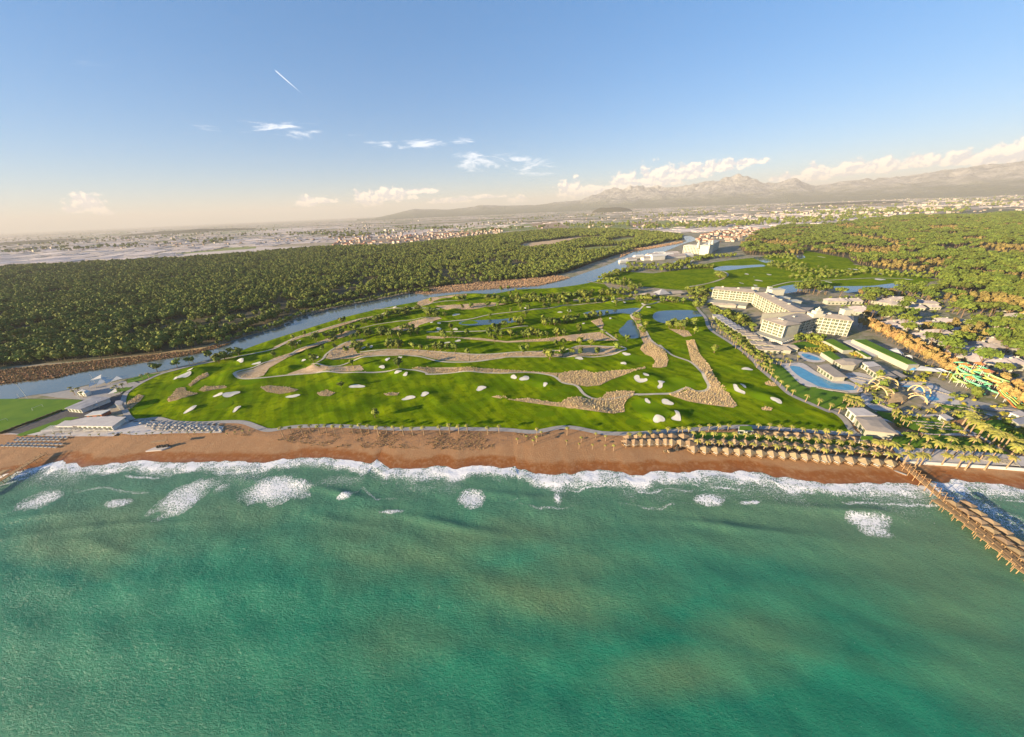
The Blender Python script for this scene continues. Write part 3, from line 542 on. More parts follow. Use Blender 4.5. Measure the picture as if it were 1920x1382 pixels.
def blobpoly(px, py, w, h, seed, n=18, k=.22, base=0):
    r = random.Random(seed); c = at(px, py, base); ax = (at(px+w/2, py, base)-c).length; ay = (at(px, py-h/2, base)-at(px, py+h/2, base)).length/2
    ph = [r.uniform(0, 6.3) for _ in range(3)]; out = []
    for i in range(n):
        t = 2*math.pi*i/n; q = 1+k*math.sin(2*t+ph[0])+k*.7*math.sin(3*t+ph[1])
        out.append((c.x+ax*q*math.cos(t), c.y+ay*q*math.sin(t)))
    return np.array(out)
def bunker(b, i):
    px, py, w, h = b; o = blobpoly(px, py, w*(.86 if py > 690 else .7), h*(.82 if py > 690 else .68), 100+i, 20, .2)
    if (px, py) == (1199, 713):   # kidney shaped
        o = smooth(GZ('c', [(1552,280),(1570,268),(1592,275),(1600,292),(1645,292),(1652,305),(1600,314),(1565,300)]), 3, True)
    if (px, py) == (1239, 723): o = smooth(GZ('c', [(1730,315),(1750,312),(1785,315),(1768,330),(1765,350),(1740,358),(1728,345),(1742,332)]), 3, True)
    if (px, py) == (1267, 784): o = smooth(GZ('c', [(1850,545),(1880,555),(1905,598),(1890,606),(1840,600),(1832,590),(1865,575)]), 3, True)
    if (px, py) == (1384, 735): o = smooth(GZ('d', [(980,405),(1005,408),(1035,435),(1085,450),(1085,465),(1040,455),(995,440)]), 3, True)
    c = o.mean(0); n = len(o); V = []
    for k_, dz in ((1., .36), (.84, .24), (.6, .30), (.3, .30)):
        q = c+(o-c)*k_; V += [(x, y, zz+dz) for (x, y), zz in zip(q, relief(q))]
    V.append((c[0], c[1], relief([c])[0]+.30))
    F = [(a+i_, a+(i_+1) % n, a+n+(i_+1) % n, a+n+i_) for a in (0, n, 2*n) for i_ in range(n)]+[(3*n+i_, 3*n+(i_+1) % n, 4*n) for i_ in range(n)]
    struct(link('sand_bunker', mesh('sand_bunker', V, F, M['sandy'], sm=True)))
for i, b in enumerate(BUNK): bunker(b, i)
for i, b in enumerate(BUNKF): flat('sand_bunker', blobpoly(*b, 300+i), .06, M['sandy'])
GREENS = [(335,722,34,12),(1010,715,56,24),(1220,770,62,40),(1270,722,60,26),(1190,673,56,14),(1425,740,44,26),(420,760,30,10),(560,690,30,8),(735,684,40,8),(1050,660,40,7),(880,605,34,6),(840,636,30,6),(1150,605,40,8),(1240,575,30,8),(1430,522,30,6)]
TEES = [('c', (940,395,110,40)),('c', (1040,365,110,36)),('c', (1245,375,120,32)),('c', (890,545,140,50)),('c', (50,170,90,28)),('c', (180,180,90,26)),('c', (290,182,80,22)),('b', (290,305,210,36)),('b', (850,165,170,26)),('m', (330,640,60,20)),('b', (1650,180,110,30)),('d', (1500,595,200,50)),('d', (120,700,140,50)),('a', (1510,320,90,40)),('a', (1080,490,90,40))]
for i, b in enumerate(GREENS): drape('putting_green', blobpoly(*b, 500+i, 22, .1), .20, M['green'], 4)
for i, (r, b) in enumerate(TEES):
    s = REG[r][2]; (x, y), = Z(r, [b[:2]]); drape('tee', blobpoly(x, y, b[2]/s, b[3]/s, 600+i, 18, .1), .13, M['tee'], 4)
P2 = G(Z('m', [(1700,240),(1550,232),(1350,262),(1100,315),(900,365),(600,465),(450,540),(200,592),(0,625)])); path('cart_path', P2, 3, M['path'])
for r, pts, w in [('m', [(165,740),(250,700),(400,640),(560,590),(640,540),(800,490),(960,440)], 2.4), ('m', [(780,655),(830,610),(880,550),(1000,490),(1120,465)], 2.6), ('n', [(0,350),(300,320),(480,280),(800,245),(1100,210),(1400,180),(1560,165)], 3), ('n', [(0,412),(400,405),(620,388),(760,372)], 2.6), ('n', [(1310,390),(1380,440),(1430,475)], 3), ('m', [(1100,385),(1250,350),(1500,320),(1700,300)], 2.4), ('n', [(-400,240),(-60,225),(60,190),(300,170)], 2.4),
                  ('q', [(710,272),(800,250),(900,232),(1100,225),(1300,215),(1600,200),(1900,205)], 3), ('q', [(1095,228),(1130,270),(1170,300),(1120,335)], 3), ('k', [(900,665),(1050,640),(1200,600),(1270,555),(1230,525),(1150,515)], 4), ('k', [(0,610),(150,635),(350,660)], 3), ('q', [(0,270),(150,240),(290,190),(300,160)], 2)]:
    path('cart_path', GZ(r, pts), w, M['path'], dz=.36)
PA = G(Z('m', [(740,660),(850,672),(950,665),(1080,620),(1250,592),(1500,592),(1700,632),(1880,638)])+Z('n', [(400,630),(600,602),(900,598),(1200,602),(1400,580),(1490,545),(1450,527),(1150,515),(1050,550),(700,562),(400,580),(100,564)])+Z('m', [(1600,556),(1350,542),(1100,562)])); path('cart_path', PA, 2.6, M['path'])
PB = G(Z('m', [(165,740),(200,760),(350,762),(600,732),(900,717),(1100,727),(1400,702),(1600,722)])+Z('n', [(0,732),(250,718),(600,720),(800,717),(950,742),(1020,792),(1120,812),(1170,868)])+Z('c', [(1200,412),(1260,435),(1400,432),(1540,402),(1640,400),(1840,395)])+Z('d', [(150,465),(280,460),(450,455),(560,413),(600,403),(660,432),(740,432),(780,400),(740,330),(690,240),(620,180),(540,150),(450,120),(400,80),(350,30)])+Z('n', [(1760,530),(1680,470),(1640,400),(1570,330),(1530,290),(1600,240),(1640,210),(1750,190)])); path('cart_path', PB, 2.8, M['path'])
PC = G(Z('q', [(30,460),(60,500),(110,560),(150,660),(330,780),(500,900),(570,980)])+Z('d', [(1200,222),(1260,272),(1380,372),(1480,462),(1660,543),(1843,624)])+Z('e', [(120,592),(220,622),(300,690),(350,770),(390,800)])); path('garden_path', PC, 4.2, M['prom'], dz=.38)
PR = G(Z('a', [(300,700),(600,660),(860,640),(1000,597),(1080,589),(1180,580),(1300,608),(1500,615)])+Z('b', [(100,605),(230,610),(330,645),(420,670),(550,650),(650,640),(900,636),(1100,645),(1400,660)])+Z('c', [(0,656),(400,661),(600,666),(770,682),(870,672),(1000,648),(1120,652),(1300,688),(1450,695),(1600,692),(1920,668)])+Z('d', [(1000,742),(1200,745),(1843,792)])+Z('e', [(350,800),(430,805)])); path('promenade', PR, 4.6, M['prom'], dz=.30, base=lambda V: np.zeros(len(V)))
PU = GZ('a', [(1000,597),(960,560),(925,480),(940,400),(1000,350),(1080,303),(1200,248),(1300,220),(1450,182),(1640,145)]); path('promenade', PU, 4, M['prom'], dz=.30, base=lambda V: np.zeros(len(V)))
# ------------------------------------------------------------------ mountains and haze
def mountains():
    na, nr = 420, 60; azs = np.linspace(R(-22), R(72), na); rs = np.linspace(13500, 24000, nr)
    A, Rr = np.meshgrid(azs, rs, indexing='ij'); X, Y = Rr*np.sin(A), Rr*np.cos(A)
    prof_px = [(560,2),(640,6),(700,8),(780,11),(840,6),(870,8),(905,15),(940,9),(990,9),(1030,11),(1090,15),(1140,40),(1200,50),(1260,40),(1310,42),(1350,50),(1385,58),(1420,46),(1450,34),(1495,44),(1530,26),(1600,34),(1700,40),(1800,50),(1920,62),(2100,70),(2600,60)]
    pa = []; ph = []
    for px, h in prof_px:
        hy = 434-.0435*px; a, e = azel(px, hy-h); pa.append(a); ph.append(e)
    elv = np.interp(A, pa, ph)*np.clip((A-R(-20))/R(6), 0, 1)
    rd = 1-np.abs(2*fbm(X.ravel(), Y.ravel(), 1900, 200, 7)-1)*1.9; rd = rd.reshape(X.shape); rd2 = (1-np.abs(2*fbm(X.ravel(), Y.ravel(), 700, 240, 6)-1)*1.9).reshape(X.shape)
    t = (Rr-13500)/10500; env = np.clip(t/.55, 0, 1)**1.6*np.clip((1.05-t)/.3, 0, 1)
    H = np.tan(elv*.70)*19500*env*(.50+.52*rd+.20*rd2)+CAMH*env*np.clip((A-R(-20))/R(6), 0, 1)
    H[:, 0] = -20; H[:, -1] = -20
    V = np.stack([X.ravel(), Y.ravel(), H.ravel()], 1); i = np.arange((na-1)*(nr-1)); a = (i//(nr-1))*nr+i % (nr-1)
    F = [tuple(f) for f in np.stack([a, a+1, a+nr+1, a+nr], 1).tolist()]
    struct(link('mountains', mesh('mountains', V, F, M['mount'], sm=False)))
    return H.max()
MH = mountains()
# low dark hill ridges far out on the plain
for k, (px0, px1, dist, h) in enumerate([(200, 470, 9000, 45), (-200, 160, 8000, 30), (1110, 1185, 9500, 120), (1480, 1700, 9000, 35)]):
    n_ = 60; A0, A1 = azel(px0, 400)[0], azel(px1, 400)[0]; V = []; F = []
    for i in range(n_):
        a = A0+(A1-A0)*i/(n_-1)
        for j in range(7):
            d = dist*(1+(j-3)*.02); e = math.sin(math.pi*i/(n_-1))**.6*math.sin(math.pi*j/6)
            hh = h*e*(.6+.8*float(vnoise(np.array([a*dist]), np.array([d]), 260, k)[0])); V.append((d*math.sin(a), d*math.cos(a), hh-.7))
    F = [(i*7+j, i*7+j+1, (i+1)*7+j+1, (i+1)*7+j) for i in range(n_-1) for j in range(6)]
    struct(link('hill', mesh('hill', V, F, M['floor'], sm=True)))
def haze():
    m = bpy.data.materials.new('haze'); m.use_nodes = True; n = m.node_tree; n.nodes.clear()
    v = n.nodes.new('ShaderNodeVolumePrincipled'); v.inputs['Color'].default_value = (.59, .57, .56, 1); v.inputs['Density'].default_value = 5.0e-5; v.inputs['Anisotropy'].default_value = .0
    o = n.nodes.new('ShaderNodeOutputMaterial'); n.links.new(v.outputs[0], o.inputs['Volume'])
    b = MB().box(-BL-500, BL+500, -3500, BL+500, -9, max(MH, 400)+40).mesh('haze', [m]); h = link('haze', b); h['kind'] = 'stuff'
haze()
# ------------------------------------------------------------------ plant prototypes
def crown(name, m, rx, rz, zc, ncl, nq, qs, seed, flat_=False, core=True, jit=.5):
    r = random.Random(seed); V = []; F = []
    for c in range(ncl):
        while True:
            p = Vector((r.uniform(-1, 1), r.uniform(-1, 1), r.uniform(-.5 if flat_ else -.85, 1)))
            if p.length < 1: break
        p *= .78; cc = Vector((p.x*rx, p.y*rx, zc+p.z*rz)); cr = rx*r.uniform(.30, .46)
        for q in range(nq):
            d = Vector((r.gauss(0, 1), r.gauss(0, 1), r.gauss(.35, 1))).normalized()
            o = cc+Vector((d.x*cr, d.y*cr, d.z*cr*(.6 if flat_ else .9))); nn = (d+Vector((r.gauss(0, jit), r.gauss(0, jit), r.gauss(0, jit)))).normalized()
            u = nn.orthogonal().normalized(); w = nn.cross(u); s = qs*r.uniform(.6, 1.3); th = r.uniform(0, 3.14); u, w = u*math.cos(th)+w*math.sin(th), w*math.cos(th)-u*math.sin(th)
            b = len(V); V += [o+u*s, o+w*s*.8, o-u*s, o-w*s*.8]; F.append((b, b+1, b+2, b+3))
    if core:
        b = len(V); n1, n2 = 8, 4
        for i in range(1, n2):
            for k in range(n1):
                t, a = math.pi*i/n2, 2*math.pi*k/n1; V.append(Vector((rx*.66*math.sin(t)*math.cos(a), rx*.66*math.sin(t)*math.sin(a), zc+rz*.62*math.cos(t))))
        V += [Vector((0, 0, zc+rz*.62)), Vector((0, 0, zc-rz*.62))]
        for i in range(n2-2):
            for k in range(n1): F.append((b+i*n1+k, b+(i+1)*n1+k, b+(i+1)*n1+(k+1) % n1, b+i*n1+(k+1) % n1))
        tp = b+(n2-1)*n1
        for k in range(n1): F.append((tp, b+k, b+(k+1) % n1)); F.append((tp+1, b+(n2-2)*n1+(k+1) % n1, b+(n2-2)*n1+k))
    return mesh(name, V, F, m)
def trunk(name, m, h, r0, r1, limbs=0, seed=0, lean=0.):
    b = MB(); r = random.Random(seed); b.tube([(0, 0, -.3), (lean*.3, 0, h*.35), (lean*.7, 0, h*.7), (lean, 0, h)], r0, 6, rr=[r0*1.15, r0, (r0+r1)/2, r1])
    for i in range(limbs):
        a = r.uniform(0, 6.28); l = h*.4; b.tube([(lean*.6, 0, h*.62), (lean*.6+math.cos(a)*l*.4, math.sin(a)*l*.4, h*.8), (lean*.6+math.cos(a)*l*.8, math.sin(a)*l*.8, h*1.02)], r1*.6, 4)
    return b.mesh(name, [m])
def palmcrown(name, R_, hz, nf, seed):
    r = random.Random(seed); V = []; F = []
    for i in range(nf):
        a = 2*math.pi*i/nf*2.4+r.uniform(-.2, .2); up = r.uniform(-.05, 1.0); L = R_*r.uniform(.85, 1.1); c, s = math.cos(a), math.sin(a); prev = None
        for k in range(5):
            t = k/4; rr = L*(t*(1-.18*t*up)); zz = hz+L*(up*.62*t-.72*t*t-.0); w = .06*R_+.12*R_*math.sin(math.pi*min(t*.9+.1, 1))
            if k == 4: w = .02
            b = len(V); px, py = rr*c, rr*s
            V += [(px-s*w, py+c*w, zz-w*.45), (px, py, zz), (px+s*w, py-c*w, zz-w*.45)]
            if prev is not None: F += [(prev, prev+1, b+1, b), (prev+1, prev+2, b+2, b+1)]
            prev = b
    return mesh(name, V, F, M['palm'])
PINE = [(trunk('trunk', M['trunk'], 5, .28, .14, 2, i), crown('crown', M['pine'], 4.1, 3.4, 6.2, 11, 13, 1.05, 40+i)) for i in range(4)]
UMB = [(trunk('trunk', M['trunk'], 8.5, .34, .2, 5, 10+i, .6), crown('crown', M['umb'], 5.4, 1.7, 9.6, 15, 12, 1.15, 60+i, True)) for i in range(4)]
LEAF = [(trunk('trunk', M['trunk'], 4, .22, .12, 3, 20+i), crown('crown', M['leaf'], 3.2, 2.6, 4.9, 10, 14, .75, 80+i)) for i in range(4)]
AUT = [(trunk('trunk', M['trunk'], 6, .25, .13, 4, 30+i), crown('crown', M['autumn'], 3.3, 5.2, 7.6, 16, 14, .8, 90+i)) for i in range(4)]
BUSH = [crown('shrub_mesh', M['leaf'], 1.6, 1.1, .9, 6, 9, .5, 120+i) for i in range(3)]
PALM = [(trunk('trunk', M['ptrunk'], 6.4, .30, .22, 0, i, .35), palmcrown('crown', 2.45, 6.3, 17, 140+i)) for i in range(4)]
for p in PALM: pass
PALMY = [(trunk('trunk', M['ptrunk'], 6.6, .24, .17, 0, i, .3), palmcrown('crown', 1.9, 6.5, 22, 160+i)) for i in range(3)]
PALMT = [(trunk('trunk', M['ptrunk'], 9.4, .36, .25, 0, i, .3), palmcrown('crown', 3.6, 9.3, 19, 150+i)) for i in range(3)]
def one(ms, name):   # joins two meshes into one (for the mass of far trees)
    V = []; F = []; mi = []; mats = []
    for k, me in enumerate(ms):
        b = len(V); V += [v.co[:] for v in me.vertices]; F += [tuple(b+i for i in p.vertices) for p in me.polygons]; mi += [k]*len(me.polygons); mats.append(me.materials[0])
    return mesh(name, V, F, mats, mi)
def scatter(name, pts, meshes, scl, label, cat, zs=None, flatk=None):
    """one object of kind stuff: geometry nodes instances"""
    pts = np.asarray(pts); P = np.column_stack([pts, np.zeros(len(pts)) if zs is None else zs])
    me = bpy.data.meshes.new(name); me.from_pydata(P.tolist(), [], [])
    for k, tp, v in (('scl', 'FLOAT', scl), ('rot', 'FLOAT', NR.uniform(0, 6.28, len(P)) if flatk is None else flatk), ('idx', 'INT', NR.randint(0, len(meshes), len(P)))):
        a = me.attributes.new(k, tp, 'POINT'); a.data.foreach_set('value', np.asarray(v, np.int32 if tp == 'INT' else np.float32))
    o = link(name, me); c = bpy.data.collections.new(name+'_sources')
    for i, m_ in enumerate(meshes): c.objects.link(bpy.data.objects.new('%s_source_%02d' % (name, i), m_))
    ng = bpy.data.node_groups.new(name, 'GeometryNodeTree'); ng.interface.new_socket('Geometry', in_out='INPUT', socket_type='NodeSocketGeometry'); ng.interface.new_socket('Geometry', in_out='OUTPUT', socket_type='NodeSocketGeometry')
    N = ng.nodes; L = ng.links; gi, go = N.new('NodeGroupInput'), N.new('NodeGroupOutput'); ci = N.new('GeometryNodeCollectionInfo'); ci.inputs[0].default_value = c; ci.inputs[1].default_value = True; ci.inputs[2].default_value = True
    ip = N.new('GeometryNodeInstanceOnPoints'); ip.inputs['Pick Instance'].default_value = True
    def na(k, t='FLOAT'):
        x = N.new('GeometryNodeInputNamedAttribute'); x.data_type = t; x.inputs[0].default_value = k; return x.outputs[0]
    cx = N.new('ShaderNodeCombineXYZ'); L.new(na('rot'), cx.inputs[2]); L.new(gi.outputs[0], ip.inputs['Points']); L.new(ci.outputs[0], ip.inputs['Instance'])
    L.new(na('idx', 'INT'), ip.inputs['Instance Index']); L.new(cx.outputs[0], ip.inputs['Rotation']); L.new(na('scl'), ip.inputs['Scale']); L.new(ip.outputs[0], go.inputs[0])
    md = o.modifiers.new('scatter', 'NODES'); md.node_group = ng
    tag(o, label, cat, kind='stuff'); return o
def jgrid(poly, sp, holes=(), jit=.42, rot=0., dens=None, seed=0):
    r = np.random.RandomState(seed+5); x0, y0 = poly.min(0); x1, y1 = poly.max(0); c, s = math.cos(rot), math.sin(rot); D = max(x1-x0, y1-y0)*.75; cx, cy = (x0+x1)/2, (y0+y1)/2
    X, Y = np.meshgrid(np.arange(-D, D, sp), np.arange(-D, D, sp)); X = X+np.where((np.arange(X.shape[0]) % 2)[:, None], sp/2, 0); P = np.stack([X.ravel(), Y.ravel()], 1); P += r.uniform(-jit, jit, P.shape)*sp
    P = np.stack([cx+P[:, 0]*c-P[:, 1]*s, cy+P[:, 0]*s+P[:, 1]*c], 1); P = P[(P[:, 0] > x0) & (P[:, 0] < x1) & (P[:, 1] > y0) & (P[:, 1] < y1)]; P = P[inside(P, poly)]
    for h in holes: P = P[~inside(P, h)]
    if dens is not None: P = P[r.rand(len(P)) < dens(P[:, 0], P[:, 1])]
    return P
def pix(P, z=0.):
    P = np.asarray(P, float); V = np.column_stack([P[:, :2], np.full(len(P), z-CAMH)]); w = V@np.array(Fv)
    return np.stack([960+FPX*(V@np.array(Rv))/w, 691-FPX*(V@np.array(Uv))/w, np.hypot(V[:, 0], V[:, 1])], 1)
def inframe(P, pad=10):
    q = pix(P); return (q[:, 0] > -pad) & (q[:, 0] < W0+pad) & (q[:, 1] < H0+pad)
CNT = {}
def ordlabels(P, fn, name_fn=None):
    """P (n,2) ground points; fn(index)->place phrase; gives 'nth from the left' inside each place"""
    q = pix(P); pl = [fn(i, q[i]) for i in range(len(P))]; out = [None]*len(P)
    for s in set(pl):
        ids = sorted([i for i in range(len(P)) if pl[i] == s], key=lambda i: q[i][0])
        for k, i in enumerate(ids): out[i] = (s, k+1, len(ids))
    return out
LAND = {'the long mid-course pond': (915,603), 'the upper curved pond': (1150,586), 'the small round pond': (1180,618), 'the wide right pond': (1260,592), 'the dark pit island': (1120,656), 'the tall double tree': (1030,670), 'the clubhouse roof': (1240,548), 'the river bank path': (520,640), 'the west path loop': (450,700), 'the river bend': (700,590), 'the mid-course sandy strip': (760,660), 'the brown ridge': (760,625), 'the upper left fairway': (840,585), 'the reed-side fairway': (930,560), 'the middle top fairway': (1020,580), 'the strip below the pond': (930,635),
        'the clubhouse tree belt': (1130,560), 'the driving range': (1250,515), 'the far ponds': (1370,500), 'the range end mound': (1345,525), 'the terrace pool': (1540,665), 'the big hotel': (1500,600), 'the hotel left corner': (1330,575), 'the strip villas': (1380,620), 'the river marina': (1200,490), 'the far white hotel': (1310,465), 'the long canal pool': (1600,545), 'the far fairway': (1500,520), 'the water slides': (1810,730), 'the beach hotel lawn': (1780,830), 'the upper right grove': (1800,500), 'the right edge grove': (1890,560), 'the roofed villas': (1750,600), 'the orange tree alley': (1690,650), 'the near villas': (1850,660), 'the plain edge': (1600,425), 'the right sand waste': (1310,660)}
def near(q): return min(LAND, key=lambda k: (LAND[k][0]-q[0])**2+((LAND[k][1]-q[1])*2.2)**2)
def plant(kind, P, protos, name, cat, desc, group, s=(.85, 1.2), z=None, lab=None, prep='near'):
    lb = ordlabels(P, lambda i, q: near(q)) if lab is None else None
    for i, (x, y) in enumerate(P):
        j = rnd.randrange(len(protos)); sc = rnd.uniform(*s); zz = 0 if z is None else z[i]
        if lab is None: t = '%s by %s, %s from the left' % (desc, lb[i][0], ordn(lb[i][1]))
        else: t = lab(i)
        thing(name, t, cat, (x, y, zz), rnd.uniform(0, 6.28), (sc*rnd.uniform(.9, 1.1), sc, sc*rnd.uniform(.9, 1.12)), group, [('trunk', protos[j][0]), ('crown', protos[j][1])])
PALL, UALL = [one(p, 'pine_mass') for p in PINE], [one(p, 'stone_pine_mass') for p in UMB]
LALL = [one(p, 'leafy_mass') for p in LEAF]; M['bronze'] = mat('bronze_leaves', [(.24,.17,.055),(.17,.14,.04)], .35, .9, rand=.6, obj=True)
BRZ = []
for t_0, c_0 in AUT:
    c_0 = c_0.copy(); c_0.materials[0] = M['bronze']; BRZ.append((t_0, c_0))
AALL = [one(p, 'bronze_mass') for p in BRZ]
# left forest
holes = [CLEARS[0], CLEARS[1], CLEARS[2], RIVER]
dn = lambda x, y: np.clip(1.25-1.1*(fbm(x, y, 90, 61) > .60)-.9*(fbm(x, y, 38, 66) > .63), 0.12, 1)
FP = jgrid(FOREST_L, 8.2, holes, dens=dn, rot=.3, seed=1); dd = np.hypot(FP[:, 0], FP[:, 1]); inf = inframe(FP, 120) | (dd < 1500)
FP, dd = FP[inf], dd[inf]; keep = (dd < 1700) | (NR.rand(len(FP)) < .8); FP, dd = FP[keep], dd[keep]
vis = inframe(FP, -6); od = np.argsort(np.where(vis, dd, 1e9)); near_, rest = od[:190], od[190:]
q_ = pix(FP[near_])
def lab_f(ids):
    o = ordlabels(FP[ids], lambda i, q: 'reed bank on the far side of the river, below pixel rows' if False else ('the left edge' if q[0] < 160 else 'the second reed bank stretch' if q[0] < 320 else 'the river narrows' if q[0] < 480 else 'the river bend'))
    return o
lf = lab_f(near_)
plant('pine', FP[near_], PINE, 'pine_tree', 'tree', '', 'pines of the dense forest across the river', (.85, 1.6), lab=lambda i: 'rounded forest pine across the river, %s from the left by %s' % (ordn(lf[i][1]), lf[i][0]))
sc_ = NR.uniform(.7, 1.5, len(rest))*np.where(dd[rest] > 1700, 1.12, 1.)
scatter('pine_forest', FP[rest], PALL, sc_, 'dense green pine forest stretching behind the river to the plain', 'forest')
# right woodland of umbrella pines
dnr = lambda x, y: np.clip(1.2-1.0*(fbm(x, y, 80, 71) > .60)-.5*(fbm(x, y, 34, 76) > .6), .05, 1)
BLD = []      # clearing circles filled below
VILL = []     # villa spots, filled from photograph
for r, pts in [('w', [(430,470),(520,490),(600,505),(560,460),(680,460),(760,470),(850,480),(930,500),(1000,530),(820,540),(480,590),(560,600),(250,560),(310,590),(100,475),(210,475),(20,480),(620,690),(700,700),(790,725),(560,720),(640,745),(920,720),(1000,735),(1090,750),(1180,770),(960,790),(1050,800),(1150,830),(1260,850),(1370,880),(1480,890),(880,830),(960,850),(1050,880),(1100,670),(1180,700),(1290,710),(1620,700),(1680,730),(1560,690),(1430,930),(1540,940),(1640,955),(1230,1010),(1280,1040),(1380,970),(1420,1010),(1480,1060),(1540,1110),(1600,1030),(1700,1060),(1650,1110),(1760,1090),(1850,1120),(1700,920),(1800,790),(1870,780),(1620,535),(1670,545),(1840,640),(1900,660)])]:
    VILL += Z(r, pts)
VG = G(VILL)
ALLEY = GZ('w', [(300,700),(460,760),(620,850),(800,950),(980,1050),(1120,1130),(1230,1190)]); ALLEY2 = GZ('e', [(1480,330),(1600,400),(1720,480),(1843,560),(2000,650)])
HOTEL_KEEP = G([(1300,575),(1335,540),(1600,560),(1625,640),(1600,690),(1900,800),(1700,800),(1500,760),(1380,650)])
VR_ = GZ('w', [(-60,430),(100,400),(400,400),(1000,300),(1300,380),(1990,480),(2100,1250),(1700,1250),(1350,1230),(1240,1140),(1000,1000),(600,800),(320,640),(200,560),(0,480)])
DARKW = GZ('q', [(870,330),(1050,290),(1180,330),(1250,420),(1500,500),(1560,560),(1400,590),(1430,520),(1200,470),(1080,430),(960,400)])
holesr = PONDS2
UP = np.concatenate([jgrid(FOREST_R, 13, holesr+[GF[0], GF[1]], dens=dnr, seed=2), jgrid(VR_, 13, dens=lambda x, y: np.clip(.9-.9*(fbm(x, y, 50, 171) > .55), .08, 1), seed=3), jgrid(DARKW, 10.5, seed=4)])
far = UP[np.hypot(UP[:, 0], UP[:, 1]) > 100]
dv = np.min(np.hypot(UP[:, None, 0]-VG[None, :, 0], UP[:, None, 1]-VG[None, :, 1]), 1); da = np.minimum(pdist(UP, ALLEY, False), pdist(UP, ALLEY2, False))
UP = UP[(dv > 6.3) & (da > 13) & ~inside(UP, HOTEL_KEEP)]
du = np.hypot(UP[:, 0], UP[:, 1]); brown = (fbm(UP[:, 0], UP[:, 1], 75, 301) > .545) & (UP[:, 0] > 380)
vis = inframe(UP, -4); od = np.argsort(np.where(vis, du, 1e9)); nu, ru = od[:300], od[300:]
nb = nu[brown[nu]]; ng_ = nu[~brown[nu]]
plant('umb', UP[ng_], UMB, 'stone_pine_tree', 'tree', 'flat-topped stone pine', 'stone pines of the resort woodland', (1.1, 1.7))
plant('aut', UP[nb], BRZ, 'autumn_tree', 'tree', 'bronze-leaved tree', 'bronze trees of the resort woodland', (.95, 1.3))
rb, rg = ru[brown[ru]], ru[~brown[ru]]
scatter('stone_pine_woodland', UP[rg], UALL, NR.uniform(1.0, 1.7, len(rg)), 'sunlit woodland of flat-topped stone pines running to the plain', 'woodland')
scatter('bronze_woodland', UP[rb], AALL, NR.uniform(.8, 1.25, len(rb)), 'patches of bronze autumn trees among the stone pines', 'woodland')
# autumn alleys
for al, ds in ((ALLEY, 'by the villas'), (ALLEY2, 'right of the slides')):
    L = np.concatenate([[0], np.cumsum(np.hypot(*np.diff(al, axis=0).T))]); k = int(L[-1]/6.0); t = np.linspace(0, L[-1], k); c = np.stack([np.interp(t, L, al[:, 0]), np.interp(t, L, al[:, 1])], 1); a, b = ribbon(c, 9.5)
    for nm, row in (('back', b if ds[0] == 'b' else a), ('front', a if ds[0] == 'b' else b)):
        row = row+NR.uniform(-1, 1, row.shape); vis_ = inframe(row, 30)
        plant('a', row[vis_], AUT, 'autumn_tree', 'tree', '', 'golden trees of the clipped avenue', (.85, 1.08), lab=lambda i, nm=nm, ds=ds: 'golden tree in %s row of the avenue %s, %s from the top' % (nm, ds, ordn(i+1)))
# golf course trees
def belt(r, pts, w, sp, seed):
    c = GZ(r, pts); L = np.concatenate([[0], np.cumsum(np.hypot(*np.diff(c, axis=0).T))]); k = max(int(L[-1]/sp*1.8), 1); rr = np.random.RandomState(seed); t = rr.uniform(0, L[-1], k)
    return np.stack([np.interp(t, L, c[:, 0]), np.interp(t, L, c[:, 1])], 1)+rr.uniform(-w, w, (k, 2))
GT = [belt('n', [(20,275),(60,300),(130,300)], 6, 5, 1), belt('n', [(220,180),(330,165)], 6, 6, 2), belt('n', [(430,165),(580,165)], 8, 5, 3), belt('n', [(640,150),(900,170),(1100,150),(1300,130),(1560,125)], 13, 4.2, 4), belt('n', [(560,200),(800,180),(1000,200),(1200,190),(1400,180),(1700,175),(1900,195)], 8, 6, 5), belt('n', [(1300,50),(1450,60),(1580,95)], 12, 5, 6), belt('n', [(640,340),(740,370)], 5, 4.5, 7), belt('n', [(860,365),(1000,350),(1130,325),(1280,300)], 7, 5, 8), belt('n', [(450,445),(850,460),(1060,440)], 5, 11, 9),
  belt('m', [(1190,350),(1250,310),(1400,285),(1540,250)], 10, 4.2, 10), belt('m', [(1120,450),(1250,430),(1400,450)], 7, 4.5, 11), belt('m', [(1450,400),(1530,420)], 6, 5, 12), belt('m', [(550,550),(640,515)], 5, 5, 13), belt('m', [(790,470),(930,440),(1090,395)], 6, 6, 14), belt('m', [(30,645),(110,605),(210,575)], 5, 5, 15), belt('m', [(1060,550),(1200,545)], 5, 8, 16), belt('m', [(1320,530),(1400,530)], 4, 6, 17), belt('m', [(1480,540),(1620,545),(1800,555)], 4, 9, 18), belt('k', [(100,600),(300,540),(500,500),(700,520),(900,500),(1080,490),(1140,500)], 11, 5, 19), belt('k', [(350,470),(600,480),(750,490),(1000,420),(1120,400),(1350,390)], 13, 4.6, 20),
  belt('k', [(200,620),(280,610),(400,640)], 8, 7, 21), belt('n', [(1790,180),(1900,200)], 7, 5, 22), belt('n', [(1800,370),(1920,390),(1990,370)], 6, 5, 23), belt('q', [(-40,330),(40,330),(60,370),(110,330)], 8, 4, 24), belt('k', [(1160,560),(1240,600)], 6, 6, 25), belt('n', [(1560,280),(1600,420),(1640,460)], 3, 11, 26), belt('b', [(1320,20),(1410,50)], 4, 5, 27)]
GT = np.concatenate(GT)
